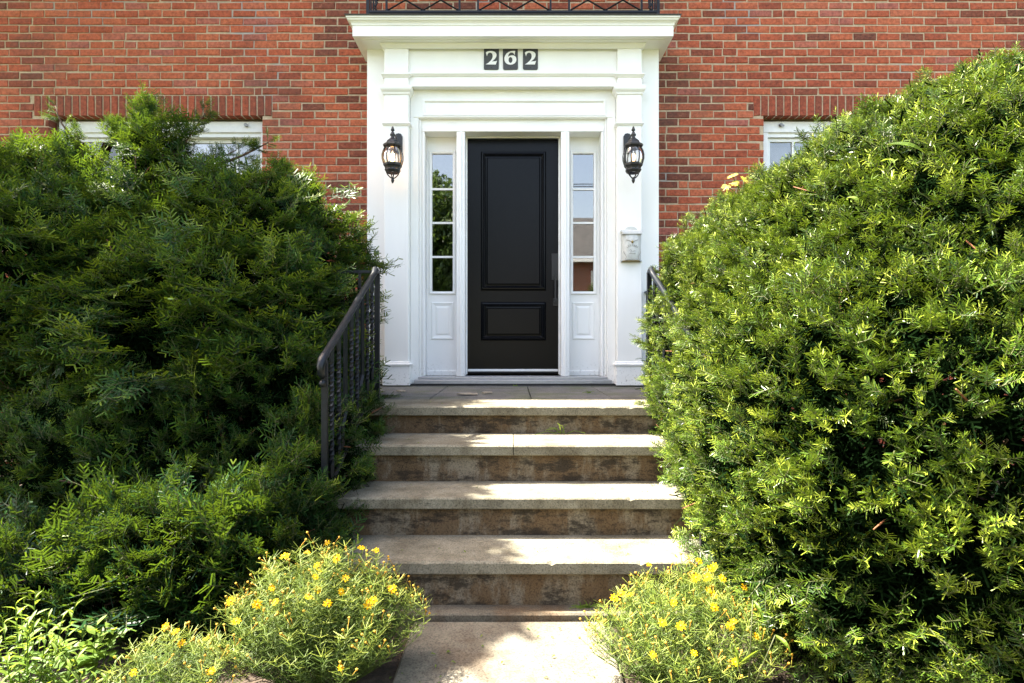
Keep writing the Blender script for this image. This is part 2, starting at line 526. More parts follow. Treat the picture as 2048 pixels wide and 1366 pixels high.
def blocked(zc):
    iv = []
    if zc < SZ1 - 0.05: iv.append((-SX+0.03, SX-0.03))
    for s in (-1, 1):
        if WZ0 < zc < WZ1 - 0.01: iv.append(tuple(sorted((s*WX0, s*WX1))))
        elif WZ1 - 0.04 < zc < LZ1: iv.append(tuple(sorted((s*LX0, s*LX1))))
    return sorted(iv)

bricks = []                   # x, z, w, h, tone
k0 = int(math.floor((0.02 - LZ1) / COURSE)); k1 = int((4.27 - LZ1) / COURSE)
for k in range(k0, k1+1):
    z = LZ1 + k*COURSE + JT*0.5
    h = COURSE - JT
    zc = z + h/2
    iv = blocked(zc)
    segs = []; cur = -4.95
    for a, b in iv:
        segs.append((cur, a - (0 if abs(a) > 2 else 0))); cur = b
    segs.append((cur, 4.95))
    off = (0.5*BL if k % 2 else 0.0) + random.uniform(-0.012, 0.012)
    for a, b in segs:
        n0 = math.floor((a - off)/BL)
        x = off + n0*BL
        while x < b:
            xa, xb = max(x + JT/2, a + (0.001 if a in (-4.95,) else 0.0)), min(x + BL - JT/2, b)
            # irregular bond: some joints shift
            if xb - xa > 0.028:
                cx = (xa+xb)/2
                px = 1024 + cx*FPX/DW; py = 683 - (zc-EYE)*FPX/DW
                tone = random.gauss(0.60, 0.18) + 0.16*math.sin(cx*1.3+1)*math.sin(zc*2.1+cx*0.7)
                r_ = random.random()
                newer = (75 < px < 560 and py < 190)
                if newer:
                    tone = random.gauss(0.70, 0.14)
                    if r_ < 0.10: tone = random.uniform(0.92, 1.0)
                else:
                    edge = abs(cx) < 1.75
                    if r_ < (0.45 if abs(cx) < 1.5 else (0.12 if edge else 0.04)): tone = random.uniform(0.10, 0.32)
                xa += random.uniform(-0.003, 0.004) if xa > x + 0.002 else random.uniform(0, 0.003)
                if xb - xa > 0.19 and random.random() < 0.035:
                    wc = random.uniform(0.05, 0.09)
                    bricks.append([xa, z, wc, h, min(1, max(0, tone+random.gauss(0, 0.1))), px, py]); xa += wc + 0.011
                bricks.append([xa, z + random.uniform(-0.0028, 0.0028), xb-xa, h + random.uniform(-0.003, 0.0015), min(1, max(0, tone)), px, py])
            x += BL
def hidden(px, py):
    if px < 0 or px > 2048 or py < 0: return True
    if px < 730:
        pts = [(0, 270), (150, 270), (300, 250), (420, 300), (520, 350), (600, 380), (660, 440), (705, 500), (731, 510)]
    else:
        pts = [(1317, 490), (1420, 410), (1490, 360), (1560, 310), (1650, 250), (1720, 205), (1850, 160), (2048, 100)]
    for (a, ya), (b, yb_) in zip(pts, pts[1:]):
        if a <= px <= b:
            return py > ya + (yb_-ya)*(px-a)/(b-a)
    return py > 280
vis = [b for b in bricks if not hidden(b[5], b[6])]
vis.sort(key=lambda b: -(b[2]*b[3]/((b[0]+b[2]/2)**2 + DW**2 + (b[1]-EYE)**2)))
single = set(id(b) for b in vis[:300])
std = {}
rest = MB(); tones = []
for b in bricks:
    xa, z, w_, h_, tone = b[:5]
    if id(b) in single:
        key = (round(w_, 3), random.randrange(6))
        if key not in std:
            v, f = brick_mesh(w_, h_)
            mb = MB(); mb.add(v, f); std[key] = mb.mesh('brick', M['brick'])
        o = link_mesh('brick', std[key], wall, (xa, DW, z))
        o['tone'] = tone
    else:
        v, f = brick_mesh(w_, h_)
        rest.add([(p[0]+xa, p[1]+DW, p[2]+z) for p in v], f)
        tones += [tone]*len(v)
ro = rest.build('brickwork', M['brick'], house)
ro['kind'] = 'stuff'
at = ro.data.attributes.new('tone', 'FLOAT', 'POINT')
at.data.foreach_set('value', tones)

# ---- windows with soldier-course lintels
def build_window(s):
    ln = MB()
    ln.box(min(s*LX0, s*LX1)+0.004, max(s*LX0, s*LX1)-0.004, DW+0.0065, DW+0.11, WZ1+0.002, LZ1-0.002)
    lo = ln.build('lintel', M['mortar_pale'], house)
    n = 31
    stepx = (LX1-LX0)/n
    meshes = []
    for i in range(5):
        v, f = brick_mesh(stepx-0.012, LZ1-WZ1-0.006, 0.098)
        mb = MB(); mb.add(v, f); meshes.append(mb.mesh('soldier_brick', M['brick']))
    for i in range(n):
        o = link_mesh('soldier_brick', random.choice(meshes), lo, (min(s*LX0, s*LX1) + i*stepx + 0.0045, DW-0.002, WZ1))
        o['tone'] = random.uniform(0.22, 0.50)
    wn = empty('window', (0, 0, 0), house)
    X0, X1 = min(s*WX0, s*WX1), max(s*WX0, s*WX1)
    fy = DW + 0.085
    fr = MB()
    fz1 = WZ1 - 0.022
    fr.bbox(X0+0.03, X1-0.004, fy, fy+0.12, fz1-0.098, fz1, 0.003)       # head
    fr.bbox(X0+0.03, X0+0.075, fy+0.002, fy+0.12, WZ0+0.05, fz1-0.099, 0.003)
    fr.bbox(X1-0.049, X1-0.004, fy+0.002, fy+0.12, WZ0+0.05, fz1-0.099, 0.003)
    fr.box(X0+0.076, X1-0.050, fy+0.02, fy+0.12, fz1-0.135, fz1-0.0985)
    fr.bbox(X0-0.0, X1+0.0, fy-0.10, fy+0.12, WZ0, WZ0+0.049, 0.004)
    fr.build('frame', M['vinyl'], wn)
    gx0, gx1 = X0+0.077, X1-0.051
    mid = (gx0+gx1)/2
    gz0, gz1 = WZ0+0.052, fz1-0.137
    for a, b, dy in ((gx0, mid+0.02, 0.045), (mid-0.02, gx1, 0.075)):
        sa = MB()
        f0 = fy + dy; f1 = f0 + 0.028; t = 0.034
        sa.bbox(a, a+t, f0, f1, gz0, gz1, 0.003); sa.bbox(b-t, b, f0, f1, gz0, gz1, 0.003)
        sa.bbox(a+t, b-t, f0+0.001, f1, gz0, gz0+t+0.01, 0.003); sa.bbox(a+t, b-t, f0+0.001, f1, gz1-t, gz1, 0.003)
        sa.build('sash', M['vinyl'], wn)
        nx, nz = 4, 4
        ax0, ax1, az0, az1 = a+t, b-t, gz0+t+0.01, gz1-t
        for i in range(1, nx):
            x = ax0 + (ax1-ax0)*i/nx
            MB().box(x-0.008, x+0.008, f0+0.006, f0+0.014, az0, az1).build('muntin', M['vinyl'], wn)
        for j in range(1, nz):
            z = az0 + (az1-az0)*j/nz
            MB().box(ax0, ax1, f0+0.0035, f0+0.0125, z-0.008, z+0.008).build('muntin', M['vinyl'], wn)
        for i in range(nx):
            for j in range(nz):
                xa, xb = ax0+(ax1-ax0)*i/nx, ax0+(ax1-ax0)*(i+1)/nx
                za, zb = az0+(az1-az0)*j/nz, az0+(az1-az0)*(j+1)/nz
                MB().box(xa+0.001, xb-0.001, f0+0.015, f0+0.019, za+0.001, zb-0.001).build('pane', M['glass'], wn)
    bl = MB()
    z = gz1
    while z > gz0:
        bl.add([(gx0, fy+0.135, z), (gx1, fy+0.135, z), (gx1, fy+0.150, z-0.026), (gx0, fy+0.150, z-0.026)], [(0, 1, 2, 3)])
        z -= 0.024
    bo = bl.build('blind', M['blind'], wn)
    for x in ((X0+X1)/2 + 0.44*(X1-X0) - 0.06, (X0+X1)/2 - 0.44*(X1-X0) + 0.07):
        c = MB()
        c.tube([(x, fy-0.001, fz1-0.035), (x, fy-0.022, fz1-0.035)], 0.016, 8)
        c.box(x-0.008, x+0.024, fy-0.030, fy-0.020, fz1-0.052, fz1-0.038)
        c.build('bracket', M['steelclip'], wn)
    # dark sheet standing in for the unlit room behind the blinds
    rm = MB()
    rm.box(X0-0.05, X1+0.05, yb+0.30, yb+0.32, WZ0-0.05, WZ1+0.05)
    rm.build('room_backing', M['room'], wn)
for s in (-1, 1): build_window(s)

# ---- entrance surround
DP, DPIL, DFR, DCAS, DDOOR = 5.17, 5.08, 5.11, 5.20, 5.345
LAND = EYE - 0.372
sur = empty('entrance_surround', (0, 0, 0), house)
PX0, PX1 = 0.877, 1.080
for s in (-1, 1):
    MB().bbox(s*1.04, s*SX, DP, DW+0.02, LAND+0.005, 3.617, 0.003).build('side_panel', M['white'], sur)
zc0 = PZ(153, DPIL); zc1 = PZ(147, DPIL)
for s in (-1, 1):
    pl = MB()
    a, c = sorted((s*PX0, s*PX1))
    zb1 = PZ(726, DPIL)
    pl.bbox(a, c, DPIL, DP+0.01, zb1, 3.617, 0.003)
    po = pl.build('pilaster', M['white'], sur)
    bs = MB()
    bs.bbox(a-0.012, c+0.012, DPIL-0.014, DP+0.01, LAND+0.004, zb1-0.022, 0.003)
    zz = zb1-0.022
    bs.sweep(a, c, DPIL, DP+0.01, [(0.0, zz), (0.022, zz), (0.024, zz+0.012), (0.012, zz+0.018), (0.010, zz+0.030), (0.0, zz+0.034)])
    bs.build('pilaster_base', M['white'], sur)
    def cap_part(nm):
        global cp
        cp.build(nm, M['white'], sur); cp = MB()
    cp = MB()
    z = PZ(250, DPIL)
    cp.sweep(a, c, DPIL, DP+0.01, [(0.0, z-0.006), (0.005, z-0.006), (0.010, z+0.004), (0.017, z+0.008), (0.017, z+0.020), (0.0, z+0.024)])
    cap_part('necking')
    z = PZ(183, DPIL)
    cp.sweep(a, c, DPIL, DP+0.01, [(0.0, z-0.028), (0.008, z-0.024), (0.012, z-0.008), (0.026, z+0.008), (0.030, z+0.022), (0.030, z+0.045), (0.0, z+0.048)])
    cap_part('capital')
    z = PZ(153, DPIL)
    cp.sweep(a, c, DPIL, DP+0.01, [(0.0, z-0.008), (0.008, z-0.006), (0.020, z+0.008), (0.024, z+0.012), (0.024, z+0.022), (0.0, z+0.026)])
    cap_part('upper_band')
# frieze board and architrave between the pilasters
fz0 = PZ(148, DFR); az0 = PZ(176, DFR)
MB().box(-PX0+0.0005, PX0-0.0005, DFR, DW-0.02, fz0, 3.612).build('frieze', M['white'], sur)
ar = MB()
ar.box(-PX0+0.001, PX0-0.001, DFR-0.004, DW-0.02, az0+0.012, fz0-0.001)
def bar(mb, x0, x1, y, prof):
    """straight moulding, profile (projection, z)"""
    n = len(prof)
    vs = [(x0, y-o, z) for o, z in prof] + [(x1, y-o, z) for o, z in prof]
    fs = [(i, i+n, (i+1) % n + n, (i+1) % n) for i in range(n)] + [tuple(range(n)), tuple(reversed(range(n, 2*n)))]
    mb.add(vs, fs)
bar(ar, -PX0+0.002, PX0-0.002, DFR-0.004, [(-0.01, fz0-0.026), (0.006, fz0-0.024), (0.014, fz0-0.012), (0.020, fz0-0.006), (0.020, fz0+0.006), (-0.01, fz0+0.009)])
ar.build('architrave', M['white'], sur)
# recessed header panel
hp = MB()
hz0, hz1 = PZ(238, DCAS), az0 + 0.011
DHP = DCAS - 0.02
hp.box(-PX0+0.0015, PX0-0.0015, DHP, DW-0.02, hz0+0.001, hz1)
fx0, fx1, fza, fzb = PX(842, DHP)+0.008, PX(1207, DHP)+0.008, hz0+0.018, PZ(200, DHP)
hp.build('header_panel', M['white'], sur)
fm = MB()
def frame_mould(mb, x0, x1, z0, z1, y, steps, mi=0):
    """picture-frame moulding: steps = list of (inset, projection)"""
    n = len(steps); vs = []
    for ins, pr in steps:
        vs += [(x0+ins, y-pr, z0+ins), (x1-ins, y-pr, z0+ins), (x1-ins, y-pr, z1-ins), (x0+ins, y-pr, z1-ins)]
    fs = []
    for i in range(n-1):
        for k in range(4):
            k2 = (k+1) % 4
            fs.append((i*4+k, i*4+k2, (i+1)*4+k2, (i+1)*4+k))
    mb.add(vs, fs, mi)
frame_mould(fm, fx0, fx1, fza, fzb, DHP, [(0, -0.001), (0.0, 0.012), (0.012, 0.014), (0.020, 0.006), (0.024, -0.002)])
fm.build('panel_moulding', M['white'], sur)
# casing round the door unit
cs = MB()
FX = 0.777
ftop = PZ(258, DCAS)
sz = PZ(752, DCAS)
for s in (-1, 1):
    a, c = sorted((s*FX, s*(PX0-0.0005)))
    cs.box(a, c, DCAS, DW-0.02, LAND+0.012, hz0)
    a, c = sorted((s*(FX+0.028), s*(PX0-0.001)))
    cs.bbox(a, c, DCAS-0.035, DCAS-0.0005, LAND+0.010, hz0-0.001, 0.005)
    a, c = sorted((s*(FX+0.012), s*(FX+0.027)))
    cs.bbox(a, c, DCAS-0.018, DCAS-0.0005, LAND+0.010, hz0-0.002, 0.004)
cs.box(-FX+0.0005, FX-0.0005, DCAS+0.001, DW-0.02, ftop, hz0)
bar(cs, -PX0+0.03, PX0-0.03, DCAS-0.018, [(-0.03, hz0-0.006), (0.012, hz0-0.004), (0.020, hz0+0.004), (0.020, hz0+0.010), (-0.03, hz0+0.012)])
cs.build('casing', M['white'], sur)
# white frame with mullions
DO0, DO1 = -0.412, 0.412        # clear door opening
MU = 0.072
fr = MB()
y0_, y1_ = DCAS-0.012, DDOOR+0.06
ohead = PZ(264, DCAS)
fr.bbox(-FX+0.001, FX-0.001, y0_, y1_, ohead, ftop+0.012, 0.004)
for x0, x1 in ((-FX+0.001, -FX+0.020), (DO0-MU, DO0), (DO1, DO1+MU), (FX-0.020, FX-0.001)):
    fr.bbox(x0, x1, y0_+0.001, y1_, sz-0.004, ohead-0.0005, 0.004)
for x0, x1 in ((DO0-MU*0.62, DO0-MU*0.38), (DO1+MU*0.38, DO1+MU*0.62)):
    fr.bbox(x0, x1, y0_-0.010, y0_, sz-0.004, ohead-0.0005, 0.003)
fr.build('door_frame', M['white_door'], sur)
# door stop strip round the leaf
st = MB()
dz0, dz1 = PZ(738, DDOOR), PZ(276.5, DDOOR)
for s in (-1, 1):
    a, c = sorted((s*0.4115, s*0.400))
    st.box(a, c, DDOOR-0.032, DDOOR-0.012, sz+0.01, ohead-0.001)
st.box(-0.3995, 0.3995, DDOOR-0.031, DDOOR-0.012, dz1-0.006, ohead-0.002)
st.build('door_stop', M['white_door'], sur)
# sill
si = MB()
si.bbox(-FX-0.06, FX+0.06, 5.115, DCAS+0.005, LAND+0.012, LAND+0.048, 0.004)
si.bbox(-FX-0.03, FX+0.03, 5.150, DDOOR+0.05, LAND+0.0485, sz-0.005, 0.003)
si.bbox(-0.05+0.7, 0.66+0.012, 5.108, 5.118, LAND+0.016, LAND+0.032, 0.003)
si.build('sill', M['alu'], sur)
MB().box(-1.15, 1.15, 5.105, 5.30, LAND+0.0015, LAND+0.0115).build('sill_strip', M['dark_gap'], sur)  # thin dark strip under the sill
# cornice with soffit, fascia, crown and roof edge
CXW = 1.312
co = MB()
co.sweep(-CXW, CXW, 4.95, DW+0.02, [(0.0, 3.617), (0.0, 3.705), (-0.03, 3.705), (-0.03, 3.640), (-0.06, 3.640), (-0.06, 3.617)])
co.build('fascia', M['white'], sur)
MB().box(-CXW+0.055, CXW-0.055, 4.95+0.055, DW-0.01, 3.6125, 3.640).build('soffit', M['white'], sur)
bd = MB()
bd.sweep(-1.08, 1.08, DPIL+0.0, DP-0.001, [(0.0, 3.575), (0.010, 3.578), (0.030, 3.600), (0.034, 3.6115), (0.0, 3.6115)])
bd.build('bed_moulding', M['white'], sur)
cr = MB()
cr.sweep(-CXW, CXW, 4.95, DW+0.02, [(0.0, 3.702), (0.006, 3.704), (0.008, 3.716), (0.018, 3.728), (0.032, 3.735), (0.036, 3.746), (0.044, 3.750), (0.044, 3.762), (-0.06, 3.762), (-0.06, 3.702)])
cr.build('crown_moulding', M['white'], sur)
rt = MB()
rt.sweep(-CXW, CXW, 4.95, DW+0.0, [(0.052, 3.7625), (0.054, 3.772), (-0.2, 3.785), (-0.2, 3.7625)])
rt.box(-CXW+0.19, CXW-0.19, 4.95+0.19, DW+0.0, 3.765, 3.784)
rt.build('canopy_roof', M['flash'], sur)

# ---- door leaf
door = empty('door', (0, 0, 0), house)
dl = MB()
y = DDOOR
dl.box(-0.3985, 0.3985, y, y+0.045, dz0, dz1-0.008)
dl.build('leaf', M['black_door'], door)
def door_panel(px0, px1, py0, py1):
    x0, x1 = PX(px0, y), PX(px1, y); z0, z1 = PZ(py1, y), PZ(py0, y)
    x0 -= 0.004; x1 -= 0.004
    mb = MB()
    frame_mould(mb, x0, x1, z0, z1, y, [(0, -0.001), (0.0, 0.008), (0.010, 0.024), (0.020, 0.026), (0.030, 0.014), (0.042, 0.003), (0.052, 0.004), (0.060, 0.014), (0.066, 0.014)])
    mb.add([(x0+0.066, y-0.014, z0+0.066), (x1-0.066, y-0.014, z0+0.066), (x1-0.066, y-0.014, z1-0.066), (x0+0.066, y-0.014, z1-0.066)], [(0, 1, 2, 3)])
    mb.build('panel', M['black_door'], door)
door_panel(961, 1091, 304, 581)
door_panel(961, 1091, 604, 681)
sw = MB()
sw.bbox(-0.398, 0.398, y-0.006, y+0.04, dz0-0.022, dz0-0.001, 0.003)
sw.build('sweep', M['vinyl'], door)
MB().box(-0.397, 0.397, y+0.001, y+0.04, dz0-0.036, dz0-0.0225).build('gap_shade_strip', M['dark_gap'], door)  # dark strip painting the shade in the gap below the sweep
hd = MB()
hx0, hx1 = PX(1101, y), PX(1115, y)
hd.bbox(hx0, hx1, y-0.012, y, PZ(561, y), PZ(507, y), 0.003)
hc = (hx0+hx1)/2
hd.tube([(hc, y-0.010, PZ(545, y)), (hc, y-0.020, PZ(545, y))], 0.014, 12)
hd.bbox(hc-0.008, hc+0.008, y-0.062, y-0.050, PZ(606, y), PZ(553, y), 0.003)
hd.bbox(hc-0.008, hc+0.008, y-0.051, y-0.010, PZ(556, y)-0.008, PZ(556, y)+0.008, 0.002)
hd.bbox(hc-0.008, hc+0.008, y-0.051, y-0.004, PZ(603, y)-0.008, PZ(603, y)+0.008, 0.002)
hd.bbox(hx0+0.012, hx1-0.006, y-0.008, y, PZ(612, y), PZ(597, y), 0.002)
hd.bbox(hc-0.013, hc+0.013, y-0.055, y-0.046, PZ(553, y)-0.004, PZ(553, y)+0.012, 0.003)
hd.build('handle', M['hardware'], door)

# ---- sidelights
def sidelight(s):
    sl_ = empty('sidelight', (0, 0, 0), house)
    y = DDOOR - 0.01
    xa, xb = (-FX+0.0205, DO0-MU-0.0005) if s < 0 else (DO1+MU+0.0005, FX-0.0205)
    cx = (xa+xb)/2
    gx0, gx1 = cx-0.090, cx+0.090
    gz0, gz1 = PZ(582, y), PZ(308, y)
    sb = MB()
    z0, z1 = sz-0.0045, ohead-0.001
    sb.box(xa, gx0-0.004, y, y+0.045, z0, z1); sb.box(gx1+0.004, xb, y, y+0.045, z0, z1)
    sb.box(gx0-0.004, gx1+0.004, y, y+0.045, z0, gz0-0.004); sb.box(gx0-0.004, gx1+0.004, y, y+0.045, gz1+0.004, z1)
    sb.bbox(xa+0.001, xb-0.001, y-0.016, y-0.0005, z0, z0+0.045, 0.004)
    sb.build('slab', M['white_door'], sl_)
    fm = MB()
    frame_mould(fm, gx0-0.026, gx1+0.026, gz0-0.030, gz1+0.026, y, [(0, -0.001), (0, 0.010), (0.008, 0.016), (0.016, 0.013), (0.024, 0.010), (0.027, -0.012)])
    fm.build('glazing_frame', M['white_door'], sl_)
    for py in (378.5, 446, 514):
        z = PZ(py, y)
        MB().box(gx0-0.002, gx1+0.002, y-0.004, y+0.008, z-0.0085, z+0.0085).build('muntin', M['white_door'], sl_)
    zs = [gz0] + [PZ(p, y) for p in (514, 446, 378.5)] + [gz1]
    for i in range(4):
        MB().box(gx0-0.003, gx1+0.003, y+0.0095, y+0.0135, zs[i]+0.001, zs[i+1]-0.001).build('pane', M['coated_glass'], sl_)
    MB().box(gx0-0.02, gx1+0.02, y+0.05, y+0.055, gz0-0.02, gz1+0.02).build('dark_backing', M['room'], sl_)  # dark sheet in place of the unlit interior behind the glass
    pm = MB()
    zt, zb_ = PZ(604, y), PZ(679, y)
    w1, w2 = 0.098, 0.052
    frame_mould(pm, cx-w1, cx+w1, zb_, zt, y, [(0, -0.001), (0.0, 0.003), (0.008, 0.010), (0.016, 0.008), (0.036, 0.002), (0.050, 0.007), (0.054, 0.008)])
    pm.add([(cx-w1+0.054, y-0.008, zb_+0.054), (cx+w1-0.054, y-0.008, zb_+0.054), (cx+w1-0.054, y-0.008, zt-0.054), (cx-w1+0.054, y-0.008, zt-0.054)], [(0, 1, 2, 3)])
    pm.build('panel', M['white_door'], sl_)
for s in (-1, 1): sidelight(s)
bk = MB(); bk.box(-1.14, 1.14, 5.55, 5.56, 0.7, 3.6); bk.build('hall_backing', M['room'], house)  # dark sheet in place of the unlit hall

# ================================================================== FRONT STEPS
steps = tag(empty('front_steps', (0, 2.45, 0)), 'weathered stone front steps with stained risers leading to the black door', 'steps')
steps.location = (0, 0, 0)
HW = 0.86
levels = [(EYE-0.372, 3.465), (EYE-0.529, 3.08), (EYE-0.718, 2.778), (EYE-0.898, 2.466)]
TH = 0.052
def rough_slab(x0, x1, y0, y1, z0, z1, name, mat, par, nx=90, chip=0.005):
    """slab whose front arris is uneven"""
    mb = MB(); vs = []; b = 0.006
    for i in range(nx+1):
        x = x0 + (x1-x0)*i/nx
        c = abs(random.gauss(0, chip)) if random.random() < 0.05 else 0.0007
        c = min(c, 0.012)
        w_ = random.uniform(-0.0008, 0.0008)
        vs += [(x, y1, z0), (x, y0+0.003, z0), (x, y0+w_, z0+0.004), (x, y0+w_, z1-b-c), (x, y0+b+c, z1), (x, y1, z1)]
    fs = []
    for i in range(nx):
        for k in range(6):
            k2 = (k+1) % 6
            fs.append((i*6+k, (i+1)*6+k, (i+1)*6+k2, i*6+k2))
    fs.append(tuple(reversed(range(6)))); fs.append(tuple(nx*6+k for k in range(6)))
    mb.add(vs, fs)
    return mb.build(name, mat, par)
# landing: nosing slab, flagstones behind, body
z1, yn = levels[0]
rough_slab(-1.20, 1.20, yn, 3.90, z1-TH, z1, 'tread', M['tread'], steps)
xs = [-1.20, -0.55, 0.12, 0.66, 1.20]
for a, c in zip(xs, xs[1:]):
    MB().bbox(a+0.003, c-0.003, 3.905, 5.10, z1-TH, z1-0.004+random.uniform(-0.004, 0.0), 0.004).build('flagstone', M['landing'], steps)
MB().box(-1.20, 1.20, 5.101, 5.39, z1-TH, z1).build('threshold_slab', M['landing'], steps)
bdy = MB(); bdy.box(-1.16, 1.16, yn+0.032, 5.38, -0.2, z1-TH-0.001); bdy.build('riser', M['riser'], steps)
for i in (1, 2, 3):
    z1, yn = levels[i]
    yback = levels[i-1][1] + 0.031
    if i == 1:
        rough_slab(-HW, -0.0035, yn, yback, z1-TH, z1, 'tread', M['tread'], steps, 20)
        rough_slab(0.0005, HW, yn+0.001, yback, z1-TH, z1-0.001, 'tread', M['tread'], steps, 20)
    else:
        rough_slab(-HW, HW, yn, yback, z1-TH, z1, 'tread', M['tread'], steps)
    MB().box(-HW+0.03, HW-0.03, yn+0.032, yback-0.001+0.0, -0.2, z1-TH-0.001).build('riser', M['riser'], steps)
lg = rough_slab(-HW-0.02, HW+0.02, 2.415, 2.497, -0.1, 0.034, 'footing', M['ledge'], steps, 60, 0.012)

# ================================================================== THINGS ON THE ENTRANCE
def plaque(pxc, glyph, label, roll):
    d = DFR - 0.008
    c = PX(pxc, DFR)+0.004; z0, z1 = PZ(140, DFR), PZ(96, DFR)
    root = tag(empty('house_number_plaque', (c, DFR, (z0+z1)/2)), label, 'house number', 'house number plaques over the door')
    root.rotation_euler = (0, roll, 0)
    hw, hh = 0.063, (z1-z0)/2
    pts = []
    r = 0.014
    for qx, qz, a0 in ((hw-r, -hh+r, -90), (hw-r, hh-r, 0), (-hw+r, hh-r, 90), (-hw+r, -hh+r, 180)):
        for k in range(5):
            a = R(a0 + 90*k/4)
            pts.append((qx + r*math.cos(a), qz + r*math.sin(a)))
    MB().prism_y(pts, -0.008, -0.0005).build('plate', M['plaque'], root)
    for zz in (hh-0.016, -hh+0.017):
        MB().tube([(0.0, -0.0105, zz), (0.0, -0.0075, zz)], 0.0045, 8).build('screw', M['hole'], root)
    TWO = [(375,475),(400,450),(440,436),(500,430),(560,436),(610,457),(640,490),(650,530),(640,580),(610,630),(570,667),(525,700),(600,693),(642,690),(665,672),(632,775),(375,775),(440,735),(500,680),(535,630),(550,580),(548,530),(530,492),(500,475),(465,475),(435,490),(418,520),(405,565)]
    SIXO = [(1130,425),(1080,425),(1020,430),(960,450),(905,490),(868,545),(850,600),(850,660),(870,710),(910,750),(960,770),(1010,775),(1070,765),(1120,735),(1150,690),(1160,640),(1150,590),(1120,556),(1080,540),(1030,539),(980,550),(948,575),(955,530),(975,492),(1010,467),(1050,465),(1080,480),(1100,505),(1115,530)]
    k = 1.0/12.8 * DFR/FPX
    cu = bpy.data.curves.new('numeral', 'CURVE'); cu.dimensions = '2D'; cu.fill_mode = 'BOTH'
    def spl(pts, cx, cz):
        sp = cu.splines.new('POLY'); sp.points.add(len(pts)-1); sp.use_cyclic_u = True
        for q, (x, z) in zip(sp.points, pts): q.co = ((x-cx)*k, (cz-z)*k, 0, 1)
    if glyph == '2': spl(TWO, 518, 615)
    else:
        spl(SIXO, 1005, 610)
        spl([(1007+50*math.cos(a), 655+76*math.sin(a)) for a in np.linspace(0, 2*math.pi, 20, endpoint=False)], 1005, 610)
    cu.extrude = 0.0012
    tmp = bpy.data.objects.new('numeral_curve', cu); COL.objects.link(tmp)
    dg = bpy.context.evaluated_depsgraph_get()
    me = bpy.data.meshes.new_from_object(tmp.evaluated_get(dg))
    bpy.data.objects.remove(tmp)
    me.materials.clear(); me.materials.append(M['digit'])
    me.transform(Matrix.Rotation(R(90), 4, 'X'))
    o = link_mesh('numeral', me, root, (0, -0.0098, 0.002))
plaque(980, '2', 'grey plaque with a white 2, left end of the door number', 0.010)
plaque(1018, '6', 'grey plaque with a white 6 in the middle of the door number', -0.012)
plaque(1058, '2', 'grey plaque with a white 2, right end of the door number', 0.004)

